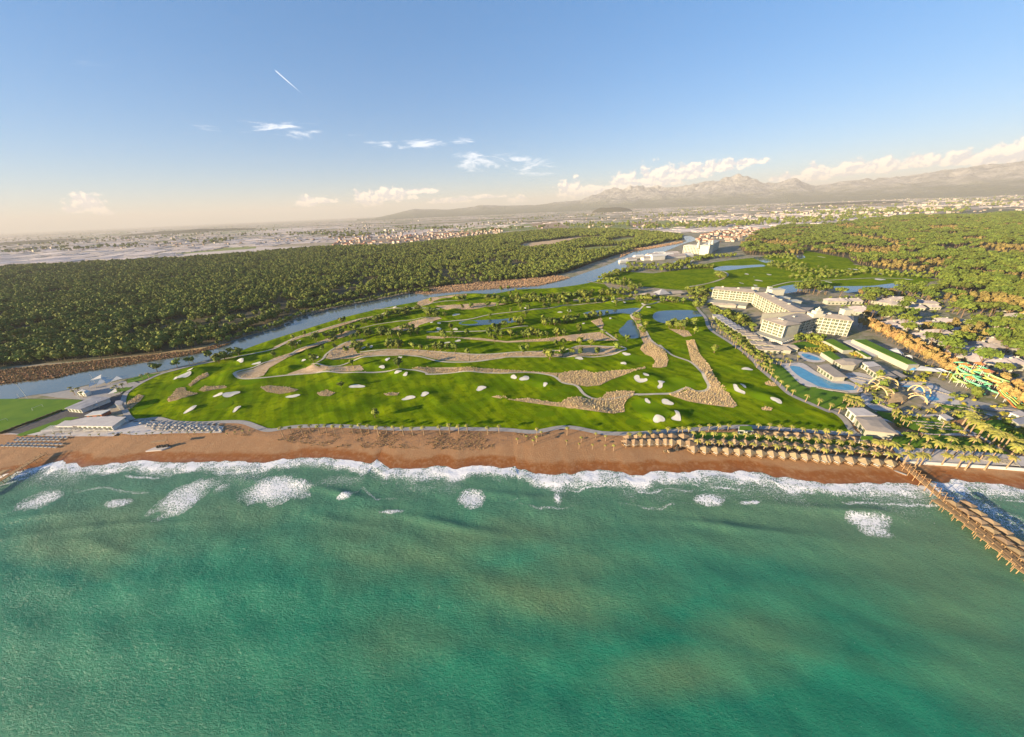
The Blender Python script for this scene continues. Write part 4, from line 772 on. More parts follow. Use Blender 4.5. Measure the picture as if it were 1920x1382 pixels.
one_px = Z('n', [(30,190),(270,240),(335,235),(460,225),(535,230),(685,205),(610,200),(635,265),(710,255),(765,250),(880,240),(915,235),(475,305),(1065,270),(1420,215),(1480,250),(1350,290),(1580,320),(1640,380),(1500,480),(1320,440),(1420,470),(1150,420),(1140,400),(1150,510),(1230,515),(180,400),(135,470),(120,440),(510,400),(545,390),(590,390),(300,440),(195,445),(510,490),(470,440),(535,435),(630,450),(740,450),(790,430),(830,450),(905,450),(1020,440),(965,520),(1025,510),(710,550),(720,580),(760,550),(1020,590),(1090,590),(1280,590),(1150,590),(1425,550),(305,590),(870,330),(900,350),(740,300),(960,370),(1000,360),(1200,320),(1640,210),(1790,330),(1830,360),(1860,370),(1950,350),(700,240),(450,170),(630,160),(540,100),(610,100),(670,110),(500,100),(560,110),(940,140),(1060,150)])+\
  Z('n', [(905,600),(925,625),(940,600)])+Z('m', [(1785,390),(1730,450),(1480,440),(910,500),(915,540),(825,560),(460,600),(1040,470),(1070,520),(1110,540),(1660,540),(1720,540),(1040,665),(1395,690),(755,645),(770,640),(1000,570),(960,350),(985,345),(690,435),(1120,350),(600,470)])+Z('a', [(1330,190),(1180,225),(1390,160),(1420,165),(1450,160),(1530,135),(1580,130),(1740,100),(1800,95),(1650,160),(1690,140)])+Z('b', [(1215,575),(965,360)])+Z('d', [(825,100)])+Z('q', [(185,870),(10,700)])
GT = np.concatenate([GT, G(one_px)]); ok = np.ones(len(GT), bool)
for p in PONDS: ok &= ~inside(GT, p)
ok &= ~inside(GT, RIVER) | (pdist(GT, RN, False) < 6)
GT = GT[ok]; dg = np.hypot(GT[:, 0], GT[:, 1]); o_ = np.argsort(dg); n1, n2 = o_[:300], o_[300:]
plant('leaf', GT[n1], LEAF, 'broadleaf_tree', 'tree', 'bushy round-crowned tree', 'young trees planted along the golf fairways', (.95, 1.5), relief(GT[n1]))
scatter('tree_belt', GT[n2], LALL, NR.uniform(.95, 1.5, len(n2)), 'belts of bushy trees between the far fairways and the river', 'trees')
# the tall double tree below the middle strip
big = at(1030, 674); thing('broadleaf_tree', 'tallest leafy tree on the course, right at the edge of the middle fairway strip', 'tree', (big.x, big.y, relief([(big.x, big.y)])[0]), 0, 1.75, None, [('trunk', LEAF[0][0]), ('crown', LEAF[1][1])])
# extra leafy growth: river banks, reeds, villa gardens, far golf scrub
rb_pts = np.concatenate([jgrid(np.concatenate([RF[26:58], RF[26:58][::-1]+np.array([-8, 14])]), 5, seed=8), jgrid(GZ('t', [(0,330),(200,300),(330,330),(560,400),(700,400),(1000,470),(1400,560),(1000,540),(700,530),(400,560),(250,560),(100,520),(60,440),(0,400)]), 11, holes=[GF[1]]+PONDS2, dens=lambda x, y: (fbm(x, y, 60, 401) > .47)*1., seed=9)])
scatter('riverside_trees', rb_pts, LALL, NR.uniform(.6, 1.15, len(rb_pts)), 'mixed leafy trees along the forest side of the river and round the far holes', 'trees')
tuft = []
for i in range(3):
    b = MB(); r = random.Random(i)
    for k in range(9):
        a = r.uniform(0, 6.28); l = r.uniform(.35, .7); w = .28; c, s = math.cos(a), math.sin(a); h = r.uniform(.6, 1.05); b.add([(-s*w, c*w, 0), (s*w, -c*w, 0), (c*l+s*w*.7, s*l-c*w*.7, h*.75), (c*l*1.2, s*l*1.2, h), (c*l-s*w*.7, s*l+c*w*.7, h*.75)], [(0, 1, 2, 3, 4)])
    tuft.append(b.mesh('tuft', [M['tuft']]))
tp = [jgrid(p, 1.5, jit=.45, seed=20+i) for i, p in enumerate(WP)]
tp += [jgrid(p, 3.2, jit=.5, dens=lambda x, y: (fbm(x, y, 25, 501) > .45)*1., seed=50+i) for i, p in enumerate(DP)]
tp = np.concatenate(tp); scatter('straw_tussocks', tp, tuft, NR.uniform(.5, 1.15, len(tp)), 'straw-coloured grass tussocks filling the waste areas of the course', 'dry grass', zs=relief(tp)+.15)
ds = jgrid(SCR, 1.6, dens=lambda x, y: (fbm(x, y, 9, 601) > .52)*.9, seed=80); M['scrub'] = mat('beach_scrub', [(.42,.27,.13),(.20,.16,.06)], .4, .95, rand=.8)
scr = []
for me in tuft: c = me.copy(); c.materials[0] = M['scrub']; scr.append(c)
scatter('beach_scrub', ds, scr, NR.uniform(.35, .85, len(ds)), 'low dry scrub covering the upper beach below the promenade', 'scrub', zs=beach_z(ds[:, 0], ds[:, 1]))
M['reedc'] = mat('reed_clump', [(.40,.24,.12),(.28,.17,.08)], .2, .95, rand=.9); M['pinkc'] = mat('reed_clump_pink', [(.50,.33,.20),(.42,.27,.16)], .2, .95, rand=.4)
rc, pc = [], []
for me in tuft:
    for L_, m_ in ((rc, M['reedc']), (pc, M['pinkc'])): c = me.copy(); c.materials[0] = m_; L_.append(c)
RBK = np.concatenate([RF[:28], G([(600,578),(540,600),(480,622),(430,640),(375,656),(300,664),(150,680),(0,694),(-300,746),(-500,780)])])
rp = jgrid(RBK, 2.3, seed=81); scatter('bank_reeds', rp, rc, NR.uniform(1.0, 2.1, len(rp)), 'brown reeds along the forest bank of the river', 'reeds')
pp = np.concatenate([jgrid(REEDP, 4, seed=82), jgrid(REEDK, 5, seed=83)]); scatter('pink_reeds', pp, pc, NR.uniform(1.6, 3, len(pp)), 'pale pinkish reed flats beside the upper river', 'reeds')
# ------------------------------------------------------------------ buildings
def frame(name, label, cat, p0, p1, group=None, z=0):
    p0, p1 = np.asarray(p0)[:2], np.asarray(p1)[:2]; d = p1-p0
    return thing(name, label, cat, (p0[0], p0[1], z), math.atan2(d[1], d[0]), 1, group), float(np.hypot(*d))
def bm(*a, mats, name='part', parent=None, loc=None, fn=None):
    pass
WIN = {}
def hotel_wing(e, x0, y0, ang, L, D, Ht, fl, nb, nd=0, cut=0):
    """a wing in the hotel's own space; front wall bays of recessed glass between pilasters and balcony slabs"""
    T = Matrix.Translation((x0, y0, 0)) @ Matrix.Rotation(ang, 4, 'Z')
    def put(nm, mb, mats): o = link(nm, mb.mesh(nm, mats), e); o.matrix_basis = T; return o
    put('wall', MB().prism([(0, .02), (L, .02), (L, D), (cut, D)], 0, Ht), [M['cream']])
    rf = MB(); rf.prism([(-.9, -1.9), (L+.9, -1.9), (L+.9, D+.9), (cut-.9, D+.9)], Ht+.05, Ht+.7); rf.hip(cut*.6-.4, L+.4, -1.2, D+.4, Ht+.72, Ht+3.4, 6)
    r_ = put('roof', rf, [M['roof']])
    for k in range(max(int(L/22), 1)):
        x = 11+k*22
        if x < L-4: link('chimney', MB().box(x-1.4, x+1.4, D*.4, D*.4+2.2, Ht+1.5, Ht+4.4).mesh('chimney', [M['creamtrim']]), r_)
    bw = L/nb; fh = Ht/fl
    def face(T2, n, bw, side):
        g = MB()
        for i in range(n+1): w_ = .55 if i % 2 == 0 else .22; g.box(i*bw-w_, i*bw+w_, -1.2 if i % 2 == 0 else -.7, 0, 0, Ht)
        o = link('pilaster', g.mesh('pilaster', [M['creamtrim']]), e); o.matrix_basis = T2; o['kind'] = 'stuff' 
        g = MB()
        for f in range(1, fl): g.box(.5, n*bw-.5, -1.0, -.02, f*fh-.18, f*fh+.18)
        for f in range(fl):
            g.box(.5, n*bw-.5, -.98, -.92, f*fh+.2, f*fh+.75)
        o = link('balcony', g.mesh('balcony', [M['creamtrim']]), e); o.matrix_basis = T2; o['kind'] = 'stuff'
        key = (round(bw, 2), round(fh, 2))
        if key not in WIN:
            w = MB(); w.box(-.39*bw, .39*bw, -.10, 0, .0, fh*.80); w.box(-.05, .05, -.15, -.102, .0, fh*.80, 1); WIN[key] = w.mesh('window', [M['glass'], M['white']])
        for i in range(n):
            for f in range(fl): o = link('window', WIN[key], e); o.matrix_basis = T2 @ Matrix.Translation(((i+.5)*bw, 0, f*fh+.3))
    face(T, nb, bw, 0)
    if nd:   # glazed right end
        face(T @ Matrix.Translation((L, 0, 0)) @ Matrix.Rotation(R(90), 4, 'Z'), nd, D/nd, 1)
HT = 18.5
A0, A1 = at(1333.3, 563.3), at(1410.4, 571.7); B1 = at(1484, 585, HT); B1.z = 0
C0, C1, C2, D1 = at(1425, 624.8), at(1462.5, 638.3), at(1519.8, 621.7), at(1586.5, 631)
h = thing('hotel', 'large cream hotel of long angled wings with tan roofs, right of the golf course', 'hotel', (A0.x, A0.y, 0))
def wing(p, q, D, fl, nb, nd=0, Ht=HT, cut=0):
    d = q-p; hotel_wing(h, p.x-A0.x, p.y-A0.y, math.atan2(d.y, d.x), d.length, D, Ht, fl, nb, nd=nd, cut=cut)
wing(A0, A1, 20, 5, 14); wing(A1, B1, 20, 5, 16); wing(C0, C1, 22, 5, 7, Ht=HT-1); wing(C1, C2, 20, 5, 12, Ht=HT-.9, cut=6.5); wing(C2+Vector((.8, .3, 0)), D1, 20, 5, 9, Ht=HT+.3)
def wpoly(poly, z0, z1, nm, m, par, org): 
    return link(nm, MB().prism([(x-org[0], y-org[1]) for x, y in poly], z0, z1).mesh(nm, [m]), par)
pod = G(Z('q', [(95,428),(470,475),(500,430),(160,398)])); wpoly(pod, 0, 3.6, 'podium', M['cream'], h, A0)
pod = G(Z('q', [(540,715),(788,797),(1060,700),(1050,670),(780,745),(600,690)])); wpoly(pod, 0, 3.4, 'podium', M['cream'], h, A0)
g = MB()
for i in range(15):
    p = at(*Z('q', [(545+243*i/14, 719+78*i/14)])[0])-A0; g.box(p.x-.5, p.x+.5, p.y-.9, p.y-.3, 0, 3.2)
for i in range(17):
    p = at(*Z('q', [(790+265*i/16, 799-97*i/16)])[0])-A0; g.box(p.x-.5, p.x+.5, p.y-.9, p.y-.3, 0, 3.2)
o = link('colonnade', g.mesh('colonnade', [M['white']]), h); o['kind'] = 'stuff'
# central block joining the wings, cupola and rear penthouses
cen = [(B1.x-4, B1.y-3), (C0.x+10, C0.y+18), (C2.x+2, C2.y+18), (C2.x+26, C2.y+34), (B1.x+24, B1.y+14)]
wpoly(cen, 0, HT+.2, 'wall', M['cream'], h, A0); wpoly(cen, HT+.25, HT+1.3, 'roof', M['roof'], h, A0)
cu = at(1530, 594, HT); t = MB(); x, y = cu.x-A0.x, cu.y-A0.y
t.box(x-7, x+7, y-4, y+6, HT, HT+4).box(x-4, x+4, y-3, y+4, HT+4, HT+7.5).box(x-2, x+2, y-1.6, y+2, HT+7.5, HT+10).cyl(x, y, HT+10, HT+12.5, 1.6, .2, 8)
link('cupola', t.mesh('cupola', [M['creamtrim']]), h)
for (px, py), (w, d, hh) in [((745, 300), (20, 12, 3)), ((800, 375), (16, 10, 3)), ((900, 405), (16, 10, 3)), ((690, 280), (5, 5, 6)), ((1360, 525), (9, 7, 6)), ((560, 285), (8, 6, 3))]:
    c = at(*Z('q', [(px, py)])[0], HT-2); t = MB().box(-w/2, w/2, -d/2, d/2, 0, HT-2 if px != 1360 else HT+4); t.box(-w/2-.4, w/2+.4, -d/2-.4, d/2+.4, (HT-2 if px != 1360 else HT+4)+.02, (HT-2 if px != 1360 else HT+4)+.7)
    o = link('penthouse', t.mesh('penthouse', [M['creamtrim']]), h, (c.x-A0.x, c.y-A0.y, 0))
# flat-roofed strip villas along the fairway
SV = Z('q', [(215,560),(255,585),(290,608),(325,632),(362,655),(400,680),(440,702),(490,728),(545,765),(600,812),(660,860)])
for i, (px, py) in enumerate(SV):
    c = at(px, py); w = 11 if i < 7 else 14 if i < 9 else 19; f = i/10
    e = thing('garden_villa', 'low flat-roofed brown villa in the strip beside the fairway, %s from the far end' % ordn(i+1), 'villa', (c.x, c.y, 0), R(-18), 1, 'flat-roofed villas beside the fairway')
    link('wall', MB().box(-w/2, w/2, -4.5, 4.5, 0, 3.6).mesh('wall', [M['cream']]), e)
    link('roof', MB().box(-w/2-.8, w/2+.8, -5.6, 5.4, 3.62, 4.2).box(-w/4, w/4, -2, 2.4, 4.2, 4.8).mesh('roof', [M['roofg'] if i < 6 else M['roof']]), e)
    wn = MB().box(-1.3, 1.3, -4.6, -4.5, .3, 2.8).mesh('window', [M['glass']])
    for k in range(3): link('window', wn, e, ((k-1)*w/3.4, 0, 0))
for (px, py, w, d, lab) in [(775, 855, 17, 15, 'tan hip-roofed pavilion below the front hotel corner, the left one of a pair'), (865, 845, 13, 11, 'tan hip-roofed pavilion below the front hotel corner, the right one of a pair'), (235, 455, 22, 9, 'pinkish flat terrace roof in front of the hotel left wing'), (330, 462, 16, 8, 'second pinkish terrace roof in front of the hotel left wing')]:
    c = at(*Z('q', [(px, py)])[0]); e = thing('pavilion', lab, 'pavilion', (c.x, c.y, 0), R(-20))
    link('wall', MB().box(-w/2+1, w/2-1, -d/2+1, d/2-1, 0, 4).mesh('wall', [M['cream']]), e); link('roof', MB().hip(-w/2, w/2, -d/2, d/2, 4.02, 6.2, 4).mesh('roof', [M['roof']]), e)
# far white hotel
F0, F1, F2 = at(1281, 474), at(1326, 478), at(1345, 467)
h2 = thing('far_hotel', 'white terraced hotel far behind the golf course at the upper river bend', 'hotel', (F0.x, F0.y, 0)); 
def fwing(p, q, D, Ht, nb, fl):
    d = q-p; T = Matrix.Translation((p.x-F0.x, p.y-F0.y, 0)) @ Matrix.Rotation(math.atan2(d.y, d.x), 4, 'Z'); L = d.length
    for nm, g, m in (('wall', MB().box(0, L, 0, D, 0, Ht), M['creamtrim']), ('roof', MB().box(-1, L+1, -2, D+1, Ht+.05, Ht+1.2).hip(0, L, 0, D, Ht+1.25, Ht+4, 6), M['creamtrim'])):
        o = link(nm, g.mesh(nm, [m]), h2); o.matrix_basis = T
    wm = MB().box(-L/nb*.3, L/nb*.3, -.15, 0, .4, Ht/fl*.72).mesh('window', [M['glass']])
    g = MB()
    for i in range(nb+1): g.box(i*L/nb-.8, i*L/nb+.8, -2.2, 0, 0, Ht)
    o = link('pilaster', g.mesh('pilaster', [M['white']]), h2); o.matrix_basis = T; o['kind'] = 'stuff'
    for i in range(nb):
        for f in range(fl): o = link('window', wm, h2); o.matrix_basis = T @ Matrix.Translation(((i+.5)*L/nb, 0, f*Ht/fl+.5))
fwing(F0, F1, 24, 22, 16, 5); fwing(F1, F2, 24, 26, 7, 6)
t = MB()
for dx, dy in ((6, 10), (26, 30), (-20, 24)): t.cyl(F1.x-F0.x+dx, F1.y-F0.y+dy, 18, 33, 5, 4, 8).cyl(F1.x-F0.x+dx, F1.y-F0.y+dy, 33, 40, 3.4, .3, 8)
link('tower', t.mesh('tower', [M['creamtrim']]), h2)
# pontoons and low white marina buildings
for i, (x, y, w, d, hh) in enumerate([(330,440,26,10,4),(400,425,30,12,5),(470,400,34,14,5),(540,420,30,18,7),(620,415,40,30,11),(590,385,40,14,5),(700,395,60,16,5),(800,400,60,14,5),(880,392,50,14,5),(760,375,50,12,5),(650,370,40,12,4),(900,380,30,12,5)]):
    c = at(*Z('k', [(x, y)])[0]); e = thing('marina_building', 'low pale building on the river bank below the far white hotel, %s from the left' % ordn(i+1), 'building', (c.x, c.y, 0), R(10), 1, 'low buildings at the river marina')
    link('wall', MB().box(-w/2, w/2, -d/2, d/2, 0, hh).mesh('wall', [M['white']]), e); link('roof', MB().hip(-w/2-1, w/2+1, -d/2-1, d/2+1, hh+.05, hh+2+w*.07, 5).mesh('roof', [M['villaroof'] if i % 2 else M['white']]), e)
# clubhouse with pale hip roof
c = at(1240, 555); e = thing('clubhouse', 'golf clubhouse with a steep grey pyramid roof between two low tan roof wings', 'clubhouse', (c.x, c.y, 0), R(8))
link('wall', MB().box(-28, 34, -6, 7, 0, 4).box(-9, 9, -8, 8, 4, 5).mesh('wall', [M['cream']]), e)
link('roof', MB().hip(-11, 11, -10, 10, 5.02, 12.5, 10).mesh('roof', [M['roofg']]), e)
link('roof', MB().hip(-38, -9.5, -8, 9, 4.02, 7.6, 8).mesh('roof', [M['roof']]), e); link('roof', MB().hip(9.5, 42, -8, 8, 4.02, 7, 8).mesh('roof', [M['roof']]), e)
# villas among the pines: three shapes copied
vp = []
for w, d, hh in ((15, 9, 4.5), (22, 10, 5.2), (12, 11, 4.5)):
    n_ = int(w/4); wm = MB().box(-.9, .9, -.08, 0, 1, 3).mesh('window', [M['glass']])
    vp.append((w, d, MB().box(-w/2, w/2, -d/2, d/2, 0, hh).mesh('wall', [M['cream']]), MB().hip(-w/2-1, w/2+1, -d/2-1, d/2+1, hh+.02, hh+2.9, d*.45).mesh('roof', [M['villaroof']]), wm, n_, MB().box(-.6, .6, -.5, .5, hh+1, hh+3.6).mesh('chimney', [M['creamtrim']])))
ol = ordlabels(VG, lambda i, q: near(q))
for i, (x, y) in enumerate(VG):
    w, d, wa, ro, wm, n_, ch = vp[(i*7) % 3]
    e = thing('villa', 'low villa with pale hip roof near %s, %s from the left' % (ol[i][0], ordn(ol[i][1])), 'villa', (x, y, 0), R(-22+rnd.uniform(-9, 9)), rnd.uniform(.9, 1.2), 'tiled villas among the stone pines')
    link('wall', wa, e); r_ = link('roof', ro, e); link('chimney', ch, r_, (w*.2, 0, 0))
    for k in range(n_): link('window', wm, e, (-w/2+(k+.5)*w/n_, -d/2, 0))
# terraced lawns right of the hotel
def slab(name, label, cat, r, pts, hgt, m, wallm, group=None, z0=0):
    P = GZ(r, pts, hgt); c = P.mean(0); e = thing(name, label, cat, (c[0], c[1], 0), 0, 1, group)
    link('wall', MB().prism([(x-c[0], y-c[1]) for x, y in P], z0, hgt).mesh('wall', [wallm]), e); Q = (P-c)*.94
    link('roof', MB().prism([(x, y) for x, y in Q], hgt+.02, hgt+.30).mesh('roof', [m]), e); return e
slab('green_roof_terrace', 'long narrow lawn roof at the foot of the hotel right wing', 'terrace', 's', [(-190,165),(20,150),(400,360),(210,370)], 4, M['lawn'], M['cream'])
slab('sand_court', 'long beige court between two lawn roofs beside the hotel', 'court', 's', [(190,200),(330,165),(880,460),(760,490)], 1.5, M['deck'], M['cream'])
slab('green_roof_terrace', 'long dark green roof edged in white in front of the orange avenue', 'terrace', 's', [(370,160),(600,150),(1620,630),(1420,640)], 5.5, M['lawn'], M['cream'])
slab('green_roof_terrace', 'thin lawn strip just left of the beige court', 'terrace', 's', [(440,370),(520,370),(730,490),(650,490)], 3, M['lawn'], M['cream'])
slab('green_roof_terrace', 'small square lawn roof above the pool pavilion', 'terrace', 'e', [(90,95),(170,80),(275,155),(200,165)], 4, M['lawn'], M['cream'])
slab('green_roof_terrace', 'lawn court beneath the front hotel block', 'terrace', 'q', [(880,800),(1030,780),(1180,820),(1000,850)], .6, M['lawn'], M['cream'])
# tall row of restaurants round the pools
def hall(name, label, r, pts, hgt, roofm, wallm=M['cream'], over=1.06, hipz=0):
    P = GZ(r, pts, hgt); c = P.mean(0); e = thing(name, label, 'building', (c[0], c[1], 0))
    link('wall', MB().prism([tuple((p-c)*.93) for p in P], 0, hgt).mesh('wall', [wallm]), e)
    Q = (P-c)*over; b = MB().prism([tuple(p) for p in Q], hgt+.02, hgt+.5)
    if hipz:
        n = len(Q); V = [(x, y, hgt+.52) for x, y in Q*.97]+[(x, y, hgt+hipz) for x, y in Q*.45]; b.add(V, [(i, (i+1) % n, n+(i+1) % n, n+i) for i in range(n)]+[tuple(range(n, 2*n))])
    link('roof', b.mesh('roof', [roofm]), e)
    for a, bq in ((P[0], P[1]), (P[-1], P[0])):
        a2, b2 = (a-c)*.93, (bq-c)*.93; L = np.hypot(*(b2-a2)); k = max(int(L/4), 1)
        for i in range(k):
            q = a2+(b2-a2)*(i+.5)/k; an = math.atan2(*(b2-a2)[::-1]); link('window', MB().box(-1.2, 1.2, -.1, .1, .6, hgt*.8).mesh('window', [M['glass']]), e, (q[0], q[1], 0), an)
    return e
hall('pool_pavilion', 'wide grey hip-roofed open pavilion between the two pools', 's', [(50,560),(180,640),(440,640),(560,560),(400,530),(210,515)], 6, M['roof'], hipz=2)
hall('poolside_hall', 'long tan-roofed hall lying between the pavilion and the timber arches', 's', [(660,690),(960,890),(1200,860),(880,670)], 5, M['roof'])
hall('poolside_hall', 'slim pink-roofed hall beside the long tan-roofed hall', 's', [(1080,770),(1280,870),(1380,850),(1170,750)], 4, M['roof'])
hall('white_kiosk', 'white flat kiosk with sunken grey roof behind the long tan hall', 's', [(555,590),(690,680),(900,665),(760,580)], 5, M['deck'], M['white'])
hall('poolside_hall', 'tan roof hall right beside the canal pool', 'e', [(60,215),(200,310),(310,310),(150,200)], 4.5, M['roof'])
hall('beach_restaurant', 'large restaurant with tan sloping roof beside the garden path end', 'e', [(390,660),(480,770),(745,800),(600,660)], 5.5, M['roof'], hipz=1.2)
hall('restaurant_annex', 'white flat-roofed box with grey recessed roof at the top of the beach restaurant', 'e', [(315,580),(390,645),(565,645),(450,580)], 6, M['deck'], M['white'])
hall('white_kiosk', 'small white box kiosk with a green roof at the top of the cabana field', 'd', [(1030,770),(1170,775),(1155,735),(1035,733)], 3.4, M['lawn'], M['white'], over=.86)
hall('white_kiosk', 'small white box kiosk with green roof near the right end of the cabanas', 'e', [(415,850),(550,865),(540,822),(430,818)], 3.4, M['lawn'], M['white'], over=.86)
hall('white_kiosk', 'white flat kiosk on the lawn by the slide pool', 'e', [(1110,640),(1180,690),(1230,670),(1160,632)], 3.2, M['deck'], M['white'])
hall('service_block', 'grey-roofed low block at the right edge below the slides', 'e', [(1740,680),(1800,720),(1920,700),(1880,650)], 4, M['roofg'])
hall('white_kiosk', 'white kiosk at the right edge under the slides', 'e', [(1720,620),(1800,650),(1880,640),(1800,600)], 3, M['deck'], M['white'])
hall('stone_house', 'bright sandstone house at the right edge above the pines', 'w', [(1740,620),(1800,660),(1990,650),(1990,600)], 6, M['cream'])
# wing screens: folded white canopies
for i, (r, pts) in enumerate([('s', [(1040,340),(1190,325),(1340,400),(1290,440)]), ('s', [(1340,440),(1480,470),(1500,490),(1360,470)]), ('e', [(900,240),(1130,270),(1180,235),(950,215)]), ('e', [(1060,240),(1200,270),(1140,225),(1070,235)])]):
    P = GZ(r, pts, 5); c = P.mean(0); e = thing('canopy', 'pale tensioned canopy between the green roof and the avenue, %s from the top' % ordn(i+1), 'canopy', (c[0], c[1], 0), 0, 1, 'pale canopies by the avenue')
    V = [(x-c[0], y-c[1], 4+1.4*(k % 2)) for k, (x, y) in enumerate(P)]; V += [(0, 0, 6.2)]; link('roof', mesh('roof', V, [(0,1,4),(1,2,4),(2,3,4),(3,0,4)], M['white']), e)
    g = MB(); [g.cyl(v[0], v[1], 0, v[2], .15) for v in V[:4]]; link('post', g.mesh('post', [M['metal']]), e)
# pools and decks
def area(name, r, pts, z, m, sm=3): return flat(name, smooth(GZ(r, pts), sm, True), z, m)
area('pool_deck', 'd', [(1400,200),(1480,190),(1590,190),(1700,260),(1843,340),(1843,440),(1700,410),(1560,360),(1450,260)], .04, M['deck']); area('pool_deck', 'e', [(-20,230),(80,300),(200,335),(330,350),(430,400),(440,440),(300,445),(100,410),(0,370),(-60,330)], .05, M['deck'])
P = np.concatenate([Z('d', [(1475,220),(1560,222),(1680,285),(1843,360)]), Z('e', [(60,300),(130,345),(220,365),(330,375),(400,415),(330,425),(200,415),(90,395),(0,365)]), Z('d', [(1750,400),(1620,340),(1540,290)])])
flat('pool', smooth(G(P), 2, True), .12, M['pool'])
area('pool', 'q', [(970,885),(1030,885),(1150,930),(1110,942),(1020,925)], .12, M['pool']); area('pool_deck', 'q', [(940,870),(1040,870),(1190,935),(1120,960),(1000,940)], .05, M['deck'])
area('pool_deck', 'e', [(700,345),(980,350),(1160,420),(1320,500),(1300,560),(1130,545),(1000,530),(850,400)], .06, M['deck']); area('pool', 'e', [(770,390),(880,385),(980,420),(1050,465),(1110,505),(1060,515),(1000,500),(980,450),(890,410)], .14, M['pool'])
area('plaza', 'e', [(440,450),(560,470),(700,560),(700,600),(540,590),(450,520)], .05, M['deck']); area('plaza', 'e', [(300,290),(420,270),(560,330),(480,380),(380,360)], .055, M['deck']); area('plaza', 'e', [(1300,480),(1450,520),(1640,560),(1843,600),(1843,640),(1500,590),(1300,560)], .05, M['prom'])
area('lawn', 'e', [(0,395),(120,420),(300,455),(440,480),(380,560),(250,580),(130,575),(0,520)], .03, M['lawn'], 2); area('lawn', 'd', [(1200,190),(1400,205),(1560,370),(1700,420),(1843,450),(1843,590),(1700,545),(1500,455),(1400,370),(1230,215)], .03, M['lawn'], 2)
area('lawn', 'e', [(560,610),(680,620),(1100,680),(1330,760),(1180,800),(960,790),(700,700)], .06, M['lawn'], 2); area('lawn', 'e', [(700,830),(960,815),(1200,820),(1450,850),(1560,905),(1700,960),(1680,975),(1300,945),(1000,925),(760,915)], .06, M['lawn'], 2)
area('lawn', 'e', [(1330,700),(1500,690),(1640,680),(1843,760),(1843,960),(1740,950),(1580,880),(1400,780)], .06, M['lawn'], 2); area('lawn', 'e', [(1110,550),(1320,550),(1400,590),(1160,590)], .07, M['lawn'], 1); area('lawn', 'q', [(870,800),(1000,770),(1160,800),(1200,835),(1000,840)], .03, M['lawn'], 2)
area('lawn', 'd', [(620,790),(1020,790),(1200,800),(1843,870),(1843,950),(1300,900),(900,880),(700,870)], .02, M['lawn'], 1); area('lawn', 'e', [(0,820),(420,870),(600,900),(690,960),(300,960),(0,930)], .02, M['lawn'], 1)
area('beach_terrace', 'e', [(700,920),(1000,930),(1500,960),(1950,1010),(1950,1090),(1500,1065),(1000,1040),(780,1035)], .07, M['deck'], 1)
area('beach_terrace', 'd', [(40,830),(400,790),(640,800),(700,900),(1843,1010),(1843,1035),(620,930),(500,900),(80,905)], .05, M['dry'], 1); area('beach_terrace', 'e', [(0,960),(700,1030),(730,1060),(0,1020)], .05, M['dry'], 1)
wl = GZ('e', [(800,1040),(1200,1060),(1843,1105),(2300,1140)]); a, b = ribbon(smooth(wl, 4), .9); e = thing('sea_wall', 'long low white wall at the sand edge right of the pier', 'wall', (0, 0, 0)); link('wall', MB().prism(list(a)+list(b[::-1]), -1.5, .7).mesh('wall', [M['white']]), e)
for i, pts in enumerate([[(730,770),(1000,935),(1100,940)], [(960,795),(1500,815),(1843,830)], [(1290,740),(1480,830),(1660,950)], [(560,655),(780,720)], [(1330,590),(1560,640),(1843,780)], [(560,610),(800,640),(1110,640)]]): path('garden_path', GZ('e', pts), 2.6, M['deck'], dz=.16, base=lambda V: np.zeros(len(V)))
# ------------------------------------------------------------------ beach: palms, cabanas, loungers
pc_ = [0]
def place_row(r, pts, n=None): 
    P = Z(r, pts); 
    if n is None: return P
    P = np.array(P); L = np.concatenate([[0], np.cumsum(np.hypot(*np.diff(P, axis=0).T))]); t = np.linspace(0, L[-1], n); return list(zip(np.interp(t, L, P[:, 0]), np.interp(t, L, P[:, 1])))
def palms(row_px, where, group, protos=PALM, s=(.9, 1.1), crownz=6.2, z=0.):
    for i, (px, py) in enumerate(row_px):
        sc = rnd.uniform(*s); p = at(px, py, z+crownz*sc); j = rnd.randrange(len(protos))
        thing('palm_tree', 'palm tree %s, %s from the left' % (where, ordn(i+1)), 'palm tree', (p.x, p.y, z), rnd.uniform(0, 6.28), sc, group, [('trunk', protos[j][0]), ('crown', protos[j][1])])
prom_row = Z('d', [(95,800),(185,797),(270,782),(345,772),(430,752),(520,752),(560,750),(610,750),(705,735),(790,725),(870,725),(955,725),(1215,722),(1310,718),(1400,732),(1505,735),(1595,757),(1700,765),(1800,775)])+Z('e', [(145,770),(255,775),(345,785)])
palms(prom_row, 'along the promenade above the cabanas', 'palms lining the promenade', s=(.82, 1.05), crownz=5.6)
palms(Z('d', [(650,785),(735,785),(830,790),(920,800),(1010,795),(1105,800),(1205,805),(1300,825),(1400,830),(1510,830),(1610,840),(1715,845),(1815,855)])+Z('e', [(150,850),(260,860),(355,865),(460,875),(560,860)]), 'in the back row between the cabanas', 'palms among the cabanas')
palms(Z('d', [(690,855),(775,865),(875,865),(970,875),(1075,880),(1170,885),(1265,890),(1370,900),(1470,910),(1565,915),(1675,920),(1790,930)])+Z('e', [(130,930),(235,935),(340,945),(460,950),(570,960),(680,965),(765,980)]), 'in the front row behind the seaward cabanas', 'palms among the cabanas')
